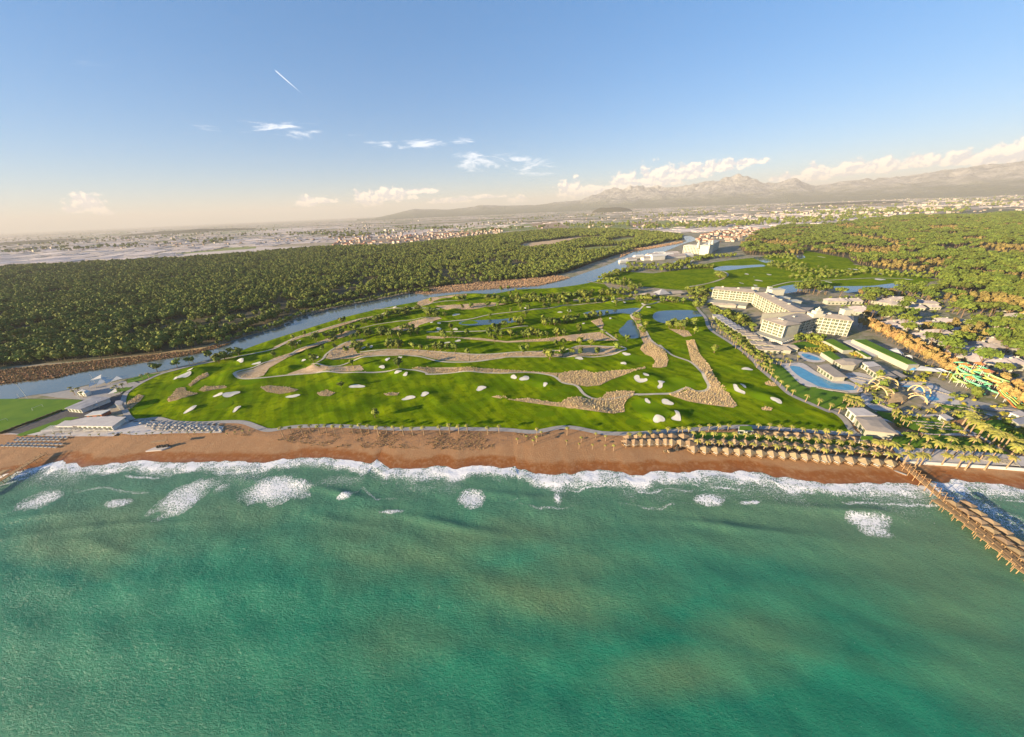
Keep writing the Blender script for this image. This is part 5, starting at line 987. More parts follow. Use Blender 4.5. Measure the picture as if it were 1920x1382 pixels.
palms(Z('b', [(500,650),(570,648),(650,640),(720,628),(780,635),(835,630),(895,635),(960,635),(1035,637),(1095,625),(1155,632),(1225,640),(1290,640),(1345,640),(1415,645),(1485,648),(1570,645),(1695,640),(1765,630),(1835,635),(1900,632)])+Z('c', [(165,625),(235,632),(300,628),(455,645),(540,635),(828,658),(1055,650)]), 'on the promenade behind the open beach', 'young palms along the open beach promenade', PALMY, s=(.95, 1.25), crownz=6)
palms(Z('c', [(825,715),(800,740),(680,730),(750,710),(1050,745),(1145,768),(1245,775),(1270,690),(1340,780),(1345,710),(1405,780),(860,680),(1160,720)]), 'planted in open sand left of the cabanas', 'palms on the open sand', PALMY, s=(.6, .85), crownz=6, z=-.3)
palms(Z('a', [(270,705),(330,700),(400,690),(455,680),(520,690),(670,700),(740,695),(850,690),(910,685),(965,680),(1020,690),(1095,690),(1140,685),(1205,690),(1285,680),(1345,680),(1405,680),(1460,680),(1520,670),(1580,680),(1700,690),(1760,680),(1820,670),(1870,665)]), 'on the sand edge below the west sun terrace', 'thin palms on the sand edge by the west terrace', s=(.4, .5), crownz=6)
palms(Z('a', [(520,345),(575,350),(600,380),(860,330),(905,320),(940,290),(1055,250),(1100,240),(880,350),(840,345),(540,370)]), 'around the west river terrace', 'palms at the west river terrace', s=(.8, 1.1), crownz=6.2)
gp = Z('d', [(1205,180),(1245,205),(1295,225),(1325,270),(1370,300),(1410,340),(1465,380),(1515,420),(1635,465),(1745,500),(1843,540)])+Z('e', [(85,500),(185,540),(265,570)])
palms(gp, 'along the garden path beside the fairway', 'palms along the garden path')
palms(Z('e', [(320,460),(350,470),(300,480),(380,480),(400,510),(430,530),(350,500),(450,545),(410,480),(330,520),(440,500),(380,540)]), 'in the tight clump left of the timber arches', 'palm clump by the timber arches')
palms(Z('e', [(430,380),(470,370),(400,360),(490,400),(570,480),(610,500),(660,480),(730,590),(770,600),(740,640),(860,600),(940,630),(800,640),(860,690),(960,720),(990,770),(1140,770),(1240,620),(1180,580),(1430,590),(1500,610),(1270,600),(900,560),(1100,540),(1020,590),(1150,600),(1170,690),(1320,780),(820,680)]), 'in the pool gardens around the arches', 'palms in the pool gardens', s=(.75, 1.0))
palms(Z('e', [(730,880),(850,905),(890,815),(1030,825),(1230,840),(1430,845),(1010,890),(1110,870),(1210,900),(1280,920),(1360,915),(1450,910),(1540,915),(1620,930),(850,970),(960,980),(1000,975),(1190,975),(1330,995),(1410,1000),(1580,1000),(1760,1000),(1800,940),(590,860),(670,870)]), 'on the beach lawn right of the pier head', 'palms on the beach lawn', PALMT, (.85, 1.05), 9.2)
palms(Z('e', [(1400,660),(1440,690),(1520,720),(1580,760),(1640,780),(1620,800),(1700,800),(1740,820),(1500,740),(1843,860),(1800,900),(1420,640),(1380,610)]), 'in the tall grove at the right lawns', 'tall palms of the right lawns', PALMT, (1.0, 1.25), 9.2)
strip = Z('q', [(150,560),(170,590),(190,620),(215,650),(250,665),(280,700),(330,720),(370,760),(390,790),(430,800),(420,750),(470,800),(480,830),(520,850),(540,880),(500,870),(580,900),(560,920),(620,920),(600,950),(640,960),(680,920),(700,950),(650,990),(720,900),(760,930),(800,940),(620,880),(450,850),(400,730),(340,680),(290,650),(230,620),(850,920),(880,940),(820,880),(700,870),(950,900),(700,990),(720,1020),(300,690),(350,740)])
palms(strip, 'in the planted band before the strip villas', 'palms before the strip villas', s=(.7, 1.0), crownz=6)
# cabanas
def cabana_meshes(m, seed):
    r = MB(); s = 2.9; r.add([(-s,-s,2.5),(s,-s,2.5),(s,s,2.5),(-s,s,2.5),(0,0,4.5)], [(0,1,4),(1,2,4),(2,3,4),(3,0,4)]); r.add([(-s,-s,2.3),(s,-s,2.3),(s,s,2.3),(-s,s,2.3),(-s,-s,2.5),(s,-s,2.5),(s,s,2.5),(-s,s,2.5)], [(0,1,5,4),(1,2,6,5),(2,3,7,6),(3,0,4,7)])
    b = MB().box(-1.6, -.1, -1.8, .6, .3, .55).box(.1, 1.6, -1.8, .6, .3, .55)
    return r.mesh('roof', [m]), MB().cyl(0, 0, 0, 2.4, .11, n=5).mesh('post', [M['wood']]), b.mesh('daybed', [M['white']]), MB().box(-2.7, 2.7, -2.7, 2.7, -.05, .2).mesh('deck', [M['wood']])
CB = {k: cabana_meshes(m, 0) for k, m in (('thatch', M['thatch']), ('canvas', M['canvas']))}
def cabanas(px, kind, label, group, s=1., rz=.45, z=0, bed=True):
    for i, (x, y) in enumerate(px):
        p = at(x, y, z+2.8); e = thing('cabana', label % ordn(i+1), 'cabana', (p.x, p.y, z), rz+rnd.uniform(-.05, .05), s, group); ro, po, bd, dk = CB[kind]
        link('roof', ro, e); link('deck', dk, e); link('daybed', bd, e) if bed else None
        for sx in (-1, 1):
            for sy in (-1, 1): link('post', po, e, (sx*2.5, sy*2.5, 0))
cabanas(place_row('d', [(650,918),(1010,940),(1380,965),(1810,1000)], 13)+place_row('e', [(120,1000),(340,1015),(690,1040)], 6), 'canvas', 'cream cabana in the seaward row of the beach cabanas, %s from the left', 'seaward cream cabanas', .95)
cabanas(place_row('d', [(640,850),(1000,860),(1400,880),(1820,910)], 14)+place_row('e', [(120,905),(400,925),(660,945)], 6), 'thatch', 'brown cabana in the middle row of the beach cabanas, %s from the left', 'middle row cabanas', .95)
cabanas(place_row('d', [(1200,790),(1500,800),(1810,820)], 8)+place_row('e', [(130,830),(400,840),(600,900)], 5), 'thatch', 'brown cabana in the landward row of the beach cabanas, %s from the left', 'landward cabanas', .95)
cabanas(place_row('d', [(85,822),(380,810)], 5)+place_row('d', [(460,812),(560,812)], 2), 'thatch', 'thatched cabana in the back row of the west block, %s from the left', 'west block cabanas', .95)
cabanas(place_row('d', [(70,862),(410,855)], 6)+place_row('d', [(460,860),(610,870)], 3), 'thatch', 'thatched cabana in the front row of the west block, %s from the left', 'west block cabanas', .95)
LNG = MB().box(-.35, .35, -1., .4, .28, .4).add([(-.35,.4,.4),(.35,.4,.4),(.35,1.0,.85),(-.35,1.0,.85)], [(0,1,2,3)]); 
for sx in (-.28, .28):
    for sy in (-.9, .5): LNG.box(sx-.04, sx+.04, sy-.04, sy+.04, 0, .28)
M['cloth'] = mat('off_white_cloth', [(.46,.41,.34),(.40,.36,.30)], .5, .9)
LNGM = LNG.mesh('sun_lounger', [M['cloth']])
def loungers(px, label, group, s=1.25, rz=.4, z=.1, zf=None):
    for i, (x, y) in enumerate(px):
        p = at(x, y, z); zz = z if zf is None else float(zf(np.array([p.x]), np.array([p.y]))[0])+.05
        o = link('sun_lounger', LNGM, None, (p.x, p.y, zz), rz+rnd.uniform(-.15, .15), s); tag(o, label % ordn(i+1), 'sun lounger', group)
lab0 = 'white lounger in the %s row on the west sand, %%s from the left'
for k, (a, b, n) in enumerate([((150,738),(500,732),11), ((130,752),(440,750),10), ((80,776),(460,776),13), ((30,792),(410,798),13)]):
    loungers(place_row('a', [a, b], n), lab0 % ordn(k+1), 'white loungers on the west sand', 1.9, 1.3, -.4, beach_z)
for k in range(5): loungers(place_row('a', [(1050+k*30, 600+k*17), (1640-k*8, 622+k*13)], 15), 'white seat in the %s line of the west terrace, %%s from the left' % ordn(k+1), 'white seats on the west terrace', 1.5, .9, .2)
for k in range(4): loungers(place_row('e', [(1400+k*30, 985+k*14), (1740+k*12, 1030+k*14)], 9), 'white lounger in the %s row right of the pier, %%s from the left' % ordn(k+1), 'white loungers on the beach terrace', 1.3, .9, .1)
for k in range(3): loungers(place_row('e', [(880+k*40, 690+k*28), (1180+k*70, 715+k*30)], 11), 'white lounger in the %s row on the garden lawn, %%s from the left' % ordn(k+1), 'white loungers on the garden lawn', 1.3, .9, .1)
for k, (a, b, n) in enumerate([((730,355),(960,362),12), ((480,460),(680,560),12), ((60,405),(300,440),12), ((1000,520),(1400,590),18), ((1400,570),(1800,600),14), ((980,400),(1250,480),12), ((320,290),(500,330),9), ((350,320),(480,350),7), ((520,520),(680,580),9)]):
    loungers(place_row('e', [a, b], n), 'white lounger in the %s poolside row, %%s from the left' % ordn(k+1), 'white loungers round the pools', 1.5, .9, .2)
# white umbrellas, parasols of the west terrace
ub = MB().cyl(0, 0, 0, 2.4, .05, n=5); uc = MB(); n_ = 8; uc.add([(1.5*math.cos(i*.785), 1.5*math.sin(i*.785), 2.1) for i in range(8)]+[(0, 0, 2.75)], [(i, (i+1) % 8, 8) for i in range(8)])
UBM, UCM = ub.mesh('pole', [M['white']]), uc.mesh('canopy', [M['cloth']])
for k in range(3):
    for i, (x, y) in enumerate(place_row('a', [(1060+k*45, 612+k*22), (1640+k*10, 645+k*12)], 12)):
        p = at(x, y, 2.2); thing('parasol', 'white parasol in the %s line of the west sun terrace, %s from the left' % (ordn(k+1), ordn(i+1)), 'parasol', (p.x, p.y, 0), 0, rnd.uniform(.9, 1.1), 'white parasols of the west terrace', [('pole', UBM), ('canopy', UCM)])
area('sun_terrace', 'a', [(880,690),(1000,610),(1100,596),(1250,606),(1420,620),(1680,640),(1660,690),(1300,692),(1000,705)], .05, M['deck'], 1)
area('terrace', 'a', [(0,700),(100,700),(400,715),(850,715),(1000,610),(960,590),(850,560),(600,560),(400,620),(200,680)], .04, M['deck'], 1); area('asphalt_lane', 'a', [(60,690),(480,520),(620,535),(850,420),(910,400),(940,420),(700,560),(560,590),(420,620),(200,700)], .045, M['asphalt'], 1)
area('gravel_yard', 'a', [(290,405),(420,385),(700,330),(960,290),(1060,320),(960,350),(900,400),(760,440),(620,440),(430,425)], .05, M['prom'], 1)
area('football_pitch', 'a', [(-700,440),(-300,440),(160,432),(620,440),(500,510),(300,590),(120,640),(0,690),(-300,760),(-700,800)], .06, M['lawn'], 1); area('lawn', 'a', [(120,705),(300,640),(500,570),(600,570),(480,610),(300,680),(160,715)], .06, M['lawn'], 1)
for pts in ([(830,370),(950,345),(1000,350),(960,370),(860,392)], [(940,290),(1100,250),(1200,240),(1080,290),(960,315)]): area('lawn', 'a', pts, .07, M['lawn'], 1)
ln = MB()
for a, b in (((0,590),(300,432)), ((0,470),(160,434)), ((0,680),(590,450))):
    p, q = at(*Z('a', [a])[0]), at(*Z('a', [b])[0]); d = (q-p).normalized(); w = Vector((-d.y, d.x, 0))*.12; ln.add([p+w, p-w, q-w, q+w], [(0, 1, 2, 3)])
V = [(x, y, .085) for x, y, _ in ln.V]; struct(link('pitch_markings', mesh('pitch_markings', V, ln.F, M['white'])))
for i, (a, b, lab) in enumerate([((250,520),(325,490),'white football goal at the far side of the pitch'), ((-20,620),(60,595),'white football goal at the left edge of the pitch')]):
    p, q = at(*Z('a', [a])[0]), at(*Z('a', [b])[0]); e, L = frame('football_goal', lab, 'goal', p, q); 
    link('goal_frame', MB().tube([(0,0,0),(0,0,2.4),(L,0,2.4),(L,0,0)], .12, 5).tube([(0,0,2.4),(0,1.4,0),(L,1.4,0),(L,0,2.4)], .06, 4).mesh('goal_frame', [M['white']]), e)
    link('net', MB().add([(0,.05,2.3),(L,.05,2.3),(L,1.35,.05),(0,1.35,.05)], [(0,1,2,3)]).mesh('net', [M['metal']]), e) if False else None
for i, ((a, b), hh) in enumerate([(((210,432),(120,325)), 16.5), (((600,430),(540,340)), 13), (((150,425),(135,400)), 5), (((720,320),(680,245)), 12)]):
    p = at(*Z('a', [a])[0]); e = thing('floodlight_mast', ['tall floodlight mast at the river corner of the football pitch', 'wooden-coloured mast leaning over the lane by the pitch', 'short mast left of the tall floodlight', 'slim white mast at the river terrace'][i], 'mast', (p.x, p.y, 0))
    link('pole', MB().cyl(0, 0, 0, hh, .22, .12, 6).mesh('pole', [M['metal']]), e)
    if i < 1: link('lamp_head', MB().box(-1.1, 1.1, -.2, .2, hh, hh+.7).mesh('lamp_head', [M['dark']]), e)
# west buildings
hall('beach_club', 'long low white flat-roofed beach club beside the west promenade', 'a', [(560,635),(840,640),(940,570),(760,568),(640,575)], 4.5, M['deck'], M['white'], 1.04)
hall('beach_club_wing', 'small white flat-roofed wing left of the beach club', 'a', [(420,640),(545,640),(610,598),(490,598)], 3.4, M['deck'], M['white'], 1.03)
hall('sports_hall', 'grey sloping-roofed sports building beside the football pitch', 'a', [(490,505),(600,515),(830,425),(700,415)], 4, M['roofg'], M['white'], 1.03, .8)
hall('snack_bar', 'small white and red-walled snack bar behind the beach club', 'a', [(640,560),(760,550),(830,515),(700,530)], 3.2, M['white'], M['redroof'], 1.05)
hall('round_kiosk', 'small round grey kiosk beside the curved promenade', 'a', [(862,470),(880,482),(915,478),(925,455),(900,445),(870,450)], 5, M['roofg'], M['roofg'], 1.03)
hall('river_pavilion', 'white tent-roofed pavilion beside the river', 'a', [(580,385),(640,395),(680,375),(620,362)], 3.4, M['white'], M['white'], 1.03, 1.4)
for i, (x, y, w) in enumerate([(740,295,10),(700,345,8),(770,330,12),(820,320,10),(880,305,10),(790,300,7),(860,400,8),(720,500,7),(760,470,6)]):
    p = at(*Z('a', [(x, y)])[0]); e = thing('tent_sail', 'pale angular sail roof in the west yard, %s in the row from the river' % ordn(i+1), 'sail', (p.x, p.y, 0), rnd.uniform(0, 1.5), 1, 'sail roofs of the west yard')
    link('sail', mesh('sail', [(-w*.4, -w*.3, 2.6), (w*.5, -w*.2, 3.2), (w*.1, w*.5, 5)], [(0, 1, 2)], M['white']), e); g = MB(); [g.cyl(a, b, 0, c, .1) for a, b, c in ((-w*.4, -w*.3, 2.6), (w*.5, -w*.2, 3.2), (w*.1, w*.5, 5))]; link('post', g.mesh('post', [M['metal']]), e)
# pergola frames of the beach club
g0 = MB(); [g0.box(x, x+.2, 0, 8, 2.8, 3.0) for x in np.arange(0, 9, 1.1)]; g0.box(0, 9, 0, .2, 2.6, 2.8).box(0, 9, 7.8, 8, 2.6, 2.8); PGR = g0.mesh('slats', [M['white']])
g0 = MB(); [g0.box(x, x+.2, y, y+.2, 0, 2.6) for x in (0, 8.8) for y in (0, 7.8)]; PGP = g0.mesh('posts', [M['white']])
for i, (x, y) in enumerate([(320,690),(400,690),(480,690),(560,690),(640,690),(720,690),(410,665),(500,665),(600,668),(700,668)]):
    p = at(*Z('a', [(x, y)])[0]); e = thing('pergola', 'white slatted pergola in front of the west beach club, %s counted from the left front' % ordn(i+1), 'pergola', (p.x, p.y, 0), .1, .9, 'white pergolas of the beach club', [('slats', PGR), ('posts', PGP)])
# hedge between pitch and lane
p, q = at(*Z('a', [(0,695)])[0]), at(*Z('a', [(480,515)])[0]); e, L = frame('hedge', 'long dark clipped hedge between the football pitch and the lane', 'hedge', p, q); g = MB(); r_ = random.Random(4)
for i in range(int(L/1.2)): g.box(i*1.2, i*1.2+1.25, r_.uniform(-.7, -.5), r_.uniform(.5, .7), 0, r_.uniform(1.3, 1.8))
link('foliage', g.mesh('foliage', [M['floor']]), e)
# platform lying on the sand with dark seats
p = at(298, 841, -1); e = thing('beach_platform', 'pale wooden platform with dark seats standing alone on the sand', 'platform', (p.x, p.y, float(beach_z(np.array([p.x]), np.array([p.y]))[0])), .12)
link('deck', MB().prism([(-7, -2.5), (4, -3), (8, 0), (3, 2.6), (-4, 1.6)], 0, .9).mesh('deck', [M['deck']]), e); g = MB()
for i in range(7): g.box(-1+i*1.2, -.2+i*1.2, -.5+.3*(i % 3), .9+.3*(i % 3), .9, 2.6)
link('seats', g.mesh('seats', [M['dark']]), e); link('roof', MB().box(-4, 6, .2, 3, 5.4, 5.6).mesh('roof', [M['wood']]), e); g = MB(); [g.cyl(x, y, 0, 5.4, .1) for x in (-3.7, 5.7) for y in (.4, 2.8)]; link('post', g.mesh('post', [M['wood']]), e)
p = at(*Z('v', [(685, 245)])[0], -.9); e = thing('rescue_board', 'small white boat lying on the wet sand left of the pier', 'boat', (p.x, p.y, float(beach_z(np.array([p.x]), np.array([p.y]))[0])+.1), -.9)
link('hull', MB().add([(-3,0,.3),(-1.5,-.7,.3),(2.5,-.6,.35),(2.6,.6,.35),(-1.5,.7,.3),(-1.5,0,-.2),(2.3,0,-.2)], [(0,5,1),(1,5,6,2),(2,6,3),(3,6,5,4),(4,5,0),(0,1,2,3,4)]).mesh('hull', [M['white']]), e)
for i, (x, y) in enumerate([(400,945),(430,952),(500,930),(510,905)]):
    p = at(*Z('d', [(x, y)])[0]); o = link('sand_rock', crown('rock', M['canvas'] if i < 2 else M['dark'], 1.4, .9, .4, 4, 6, .7, 900+i), None, (p.x, p.y, -.3)); tag(o, 'heap beside the gap between the cabana blocks, %s from the left' % ordn(i+1), 'heap', 'heaps at the cabana gap')
# ------------------------------------------------------------------ piers
def pier(name, label, a, b, w, z, rails=True):
    e, L = frame(name, label, 'pier', a, b, z=z); n = int(L/.8); pm = MB().box(0, .72, -w/2, w/2, -.12, 0).mesh('plank', [M['wood']])
    for i in range(min(n, 300)): link('plank', pm, e, (i*.8, 0, rnd.uniform(-.02, .02)))
    g = MB(); [g.box(0, L, y-.12, y+.12, -.42, -.14) for y in (-w/2+.3, w/2-.3)]; link('beam', g.mesh('beam', [M['wood']]), e)
    pl_ = MB().cyl(0, 0, -5, 1.1, .16, n=6).mesh('pile', [M['wood']])
    for i in range(int(L/4)+1):
        for y in (-w/2, w/2): link('pile', pl_, e, (i*4, y, 0))
    g = MB(); [g.box(0, L, y-.05, y+.05, .95, 1.05) for y in (-w/2, w/2)]; link('rail', g.mesh('rail', [M['wood']]), e); return e, L
pa, pb = at(1691, 869, 1), at(1965, 1105, 1); e, L = pier('pier', 'long wooden pier running from the cabanas out into the sea at right', pa, pb, 3.2, 1.2)
gm = MB().box(-1.7, 1.7, -.08, .08, 3.0, 3.15).cyl(-1.6, 0, 0, 3, .09).cyl(1.6, 0, 0, 3, .09).mesh('portal', [M['wood']])
ax = (pb-pa).normalized(); nrm = Vector((-ax.y, ax.x, 0))   # to the right of travel is seaward left
for i in range(9):
    p = pa+ax*(3+i*3.4); o = link('lamp_portal', gm, None, (p.x, p.y, 1.2), math.atan2(ax.y, ax.x)+math.pi/2); tag(o, 'wooden portal across the pier above the sand, %s from the land' % ordn(i+1), 'portal', 'portals over the pier')
rf = MB(); rf.add([(-3.6,-2.7,2.6),(3.6,-2.7,2.6),(3.6,2.7,2.6),(-3.6,2.7,2.6),(-.8,0,3.7),(.8,0,3.7)], [(0,1,5,4),(1,2,5),(2,3,4,5),(3,0,4),(3,2,1,0)]); PRF = rf.mesh('roof', [M['thatch']]); PPO = MB().cyl(0, 0, 0, 2.6, .12, n=5).mesh('post', [M['wood']])
g = MB().box(-3.9, 3.9, -3.4, 3.4, -.3, 0); PDK = g.mesh('deck', [M['wood']]); SLT = MB().box(-.08, .08, -2.2, 2.2, -.1, .06).mesh('slat', [M['canvas']]); RL = MB().box(-3.9, 3.9, -3.4, -3.3, .8, .9).box(-3.9, -3.8, -3.4, 3.4, .8, .9).box(3.8, 3.9, -3.4, 3.4, .8, .9).mesh('rail', [M['canvas']])
def pplat(px, rr, label, i, seaw):
    p = at(px[0], px[1], 3.5); e = thing('pier_pavilion', label % ordn(i+1), 'pavilion', (p.x, p.y, 1.0), rr+.35, .70, 'pavilions along the pier'); link('roof', PRF, e); link('deck', PDK, e); link('rail', RL, e)
    for sx in (-1, 1):
        for sy in (-1, 1): link('post', PPO, e, (sx*3.2, sy*2.4, 0)); link('pile', MB().cyl(0, 0, -5, -.3, .16).mesh('pile', [M['wood']]) if False else PIL, e, (sx*3.4, sy*3, 0))
PIL = MB().cyl(0, 0, -6, -.3, .17).mesh('pile', [M['wood']])
rang = math.atan2(ax.y, ax.x)
for i, q in enumerate(Z('v', [(1215,535),(1340,615),(1470,705),(1590,800),(1720,905),(1850,1010),(1990,1130)])): pplat(q, rang, 'brown-roofed pavilion on the near side of the pier, %s from the land', i, 1)
for i, q in enumerate(Z('v', [(1370,545),(1465,625),(1590,715),(1720,805),(1850,905),(1980,1010)])): pplat(q, rang, 'brown-roofed pavilion on the far side of the pier, %s from the land', i, 0)
for i, q in enumerate(Z('v', [(1080,545),(1205,625),(1310,712),(1420,800),(1540,900),(1665,1000),(1800,1110),(1930,1225)])):
    p = at(q[0], q[1], 1.2); e = thing('sun_deck', 'slatted sun deck with loungers on the near edge of the pier, %s from the land' % ordn(i+1), 'deck', (p.x, p.y, 1.0), rang+.3, .60, 'sun decks along the pier'); link('deck', PDK, e); link('rail', RL, e)
    for k in range(13): link('slat', SLT, e, (-3.3+k*.55, 0, .5)); 
    for sx in (-1, 1):
        for sy in (-1, 1): link('pile', PIL, e, (sx*3.4, sy*3, 0))
pa2, pb2 = at(82, 851, .5), at(-60, 935, 1); e, L = pier('pier', 'short wooden pier leaving the beach at the left edge', pa2, pb2, 3.2, .6)
a2 = math.atan2(pb2.y-pa2.y, pb2.x-pa2.x)
for i, q in enumerate([(2,886),(-20,900)]):
    p = at(*q, 1.2); e = thing('sun_deck', ['slatted deck beside the left pier at the picture edge', 'outer slatted deck of the left pier'][i], 'deck', (p.x, p.y, .8), a2, .8); link('deck', PDK, e); link('rail', RL, e)
    for k in range(13): link('slat', SLT, e, (-3.3+k*.55, 0, .5))
# ------------------------------------------------------------------ timber arches
def arch(label, a, b, hgt, dep, n, crest):
    p, q = at(*Z('s', [a])[0]), at(*Z('s', [b])[0]); e, L = frame('timber_arch', label, 'arch', p, q, 'timber arches by the pool')
    def cv(y, s=1.): return [(L/2-L/2*math.cos(math.pi*i/14), y, hgt*s*math.sin(math.pi*i/14)) for i in range(15)]
    for y, s in ((0, 1), (dep, .86)): link('rim', MB().tube(cv(y, s), .42, 6).mesh('rim', [M['glulam']]), e)
    for i in range(1, n):
        t = math.pi*i/n; x = L/2-L/2*math.cos(t); link('rib', MB().tube([(x, 0, hgt*math.sin(t)), (x, dep*.5, hgt*.97*math.sin(t)+.3), (x, dep, hgt*.86*math.sin(t))], .26, 5).mesh('rib', [M['glulam']]), e)
    return e
arch('largest timber arch, at the back of the group beside the pool', (800,1060), (1205,1070), 9, 7, 9, 1)
arch('timber arch curving down the left side of the group', (655,1120), (1010,1310), 8.5, 6, 12, 1)
arch('small timber arch over the edge of the slide pool', (1400,1110), (1690,1230), 7.5, 6, 9, 1)
arch('timber arch closing the front right of the group', (1370,1300), (1745,1382), 7, 6, 9, 1)
P = GZ('s', [(1060,1110),(1280,1105),(1440,1200),(1350,1270),(1060,1310)], 5); c = P.mean(0); e = thing('shell_roof', 'tan leaf-shaped roof in the middle of the timber arches', 'roof', (c[0], c[1], 0)); g = MB(); Q = P-c
V = [(x, y, 3.2) for x, y in Q]+[(x*.5, y*.5, 5.4) for x, y in Q]+[(0, 0, 6)]; n = len(Q); g.add(V, [(i, (i+1) % n, n+(i+1) % n, n+i) for i in range(n)]+[(n+i, n+(i+1) % n, 2*n) for i in range(n)]); link('roof', g.mesh('roof', [M['canvas']]), e)
g = MB(); [g.cyl(x*.85, y*.85, 0, 3.6, .3) for x, y in Q]; link('post', g.mesh('post', [M['wood']]), e)
# ------------------------------------------------------------------ water slides
base = {k: at(*Z('r', [v])[0]) for k, v in dict(a=(330,900), b=(560,850), c=(780,900), d=(700,1050), e=(950,1000), f=(1200,1130), g=(1100,1280), h=(500,1060)).items()}
for i, (k, hh) in enumerate([('b', 12), ('c', 15), ('e', 13), ('d', 9)]):
    p = base[k]; e = thing('slide_tower', 'stair tower among the water slides, %s from the left' % ordn([1, 3, 4, 2][i]), 'tower', (p.x, p.y, 0), .3, 1, 'water slide towers'); g = MB(); [g.cyl(x, y, 0, hh, .2) for x in (-2, 2) for y in (-2, 2)]; link('frame', g.mesh('frame', [M['metal']]), e)
    g = MB(); [g.box(-2.3, 2.3, -2.3, 2.3, z, z+.2) for z in np.arange(3, hh, 3)]; link('landing', g.mesh('landing', [M['wood']]), e); link('roof', MB().hip(-2.8, 2.8, -2.8, 2.8, hh, hh+1.6).mesh('roof', [M['sorange']]), e)
cols = ['sgreen', 'slime', 'syellow', 'sgreen', 'sgreen', 'slime', 'sgreen', 'slime', 'sgreen', 'slime', 'sgreen', 'sgreen', 'syellow', 'slime', 'sgreen', 'sgreen']; nms = dict(sgreen='mint green', syellow='yellow', sorange='orange', slime='lime green')
for i, cn in enumerate(cols):
    st = list('bcedcebdcebdcebd')[i]; p = base[st]; r_ = random.Random(i+3); rad = r_.uniform(3, 6.5); turns = r_.uniform(.8, 2.2); h0 = r_.uniform(8, 12.5); ex = r_.uniform(-3, 9); ey = r_.uniform(-16, 3); pts = []; a0 = r_.uniform(0, 6.28)
    for k in range(int(22*turns)+8):
        t = k/(22*turns+7); a = a0+turns*6.28*t; pts.append((p.x+ex*t+rad*(math.cos(a)-math.cos(a0))*.8, p.y+ey*t+rad*(math.sin(a)-math.sin(a0)), h0*(1-t)**1.1+.9))
    e = thing('water_slide', '%s winding tube slide of the aqua park, %s of that colour from its towers' % (nms[cn], ordn(cols[:i+1].count(cn))), 'water slide', (0, 0, 0), 0, 1, 'tube slides of the aqua park'); link('tube', MB().tube(pts, .62, 8).mesh('tube', [M[cn]], True), e)
    g = MB(); [g.cyl(q[0], q[1], 0, q[2]-.7, .16) for q in pts[2::6]]; link('support', g.mesh('support', [M['metal']]), e)
for i, cn in enumerate(['sorange', 'slime', 'syellow', 'sgreen', 'sorange', 'syellow']):
    p, q = at(*Z('r', [(1230+i*22, 1250-i*16)])[0]), at(*Z('r', [(1640+i*60, 1440-i*16)])[0]); e, L = frame('racing_slide', 'straight %s lane of the racing slide at the right edge, %s from the front' % (nms[cn], ordn(i+1)), 'water slide', p, q, 'racing slide lanes')
    link('lane', MB().add([(0,-.6,6),(0,.6,6),(L*.3,.6,3.6),(L*.3,-.6,3.6),(L*.5,.6,3.2),(L*.5,-.6,3.2),(L*.85,.6,.5),(L*.85,-.6,.5),(L,.6,.4),(L,-.6,.4),(0,-.6,6.5),(L*.3,-.6,4.1),(L*.5,-.6,3.7),(L*.85,-.6,1),(L,-.6,.9)], [(1,0,3,2),(2,3,5,4),(4,5,7,6),(6,7,9,8),(0,10,11,3),(3,11,12,5),(5,12,13,7),(7,13,14,9)]).mesh('lane', [M[cn]]), e)
    link('support', MB().cyl(.5, 0, 0, 5.8, .2).cyl(L*.4, 0, 0, 3.2, .2).mesh('support', [M['metal']]), e)
p = at(*Z('s', [(1450, 715)])[0]); e = thing('splash_dome', 'small blue play dome between the white wall and the canopies', 'dome', (p.x, p.y, 0)); g = MB()
for k in range(4): g.cyl(0, 0, k*1.1, (k+1)*1.1, 4*math.cos(k*.39), 4*math.cos((k+1)*.39)+.05, 10)
link('shell', g.mesh('shell', [M['blue']]), e)
# flower and shrub beds of the resort
beds = [GZ('s', [(0,270),(60,300),(150,380),(60,370),(-60,330)]), GZ('s', [(240,390),(430,390),(600,480),(560,515),(400,470),(250,420)]), GZ('s', [(880,450),(1090,540),(1080,580),(900,500)]), GZ('s', [(640,690),(960,890),(1200,870),(1460,900),(1380,940),(1000,930),(700,780)]), GZ('s', [(0,820),(250,870),(240,910),(0,900)]), GZ('e', [(250,590),(330,640),(420,740),(520,800),(700,820),(640,800),(480,770),(390,680)]), GZ('s', [(1520,880),(1740,900),(1740,960),(1560,950)]), GZ('q', [(900,840),(1180,830),(1300,860),(1250,880),(1000,870)]), GZ('q', [(1000,700),(1100,740),(1250,840),(1200,850),(1060,790),(980,740)]), GZ('q', [(1350,860),(1420,850),(1600,920),(1560,930)])]
bp_ = [jgrid(b, 2.2, seed=700+i) for i, b in enumerate(beds)]; fl = [jgrid(beds[i], 2.6, seed=720+i, dens=lambda x, y: .4+0*x) for i in (0, 1, 2, 9)]
BU = np.concatenate(bp_); M['hedge'] = mat('golden_shrub', [(.30,.24,.03),(.18,.19,.03)], .4, .9, rand=.8); GB = [crown('golden_shrub', M['hedge'], 1.3, .9, .8, 5, 8, .5, 800+i) for i in range(3)]; FB = [crown('red_shrub', M['flower'], 1., .8, .7, 5, 7, .45, 820+i) for i in range(2)]
scatter('shrub_beds', BU, GB, NR.uniform(.8, 1.4, len(BU)), 'golden green shrub beds around the resort buildings and pools', 'shrubs'); FLW = np.concatenate(fl); scatter('flower_beds', FLW, FB, NR.uniform(.8, 1.2, len(FLW)), 'red and orange flowering beds on the resort terraces', 'flowers')
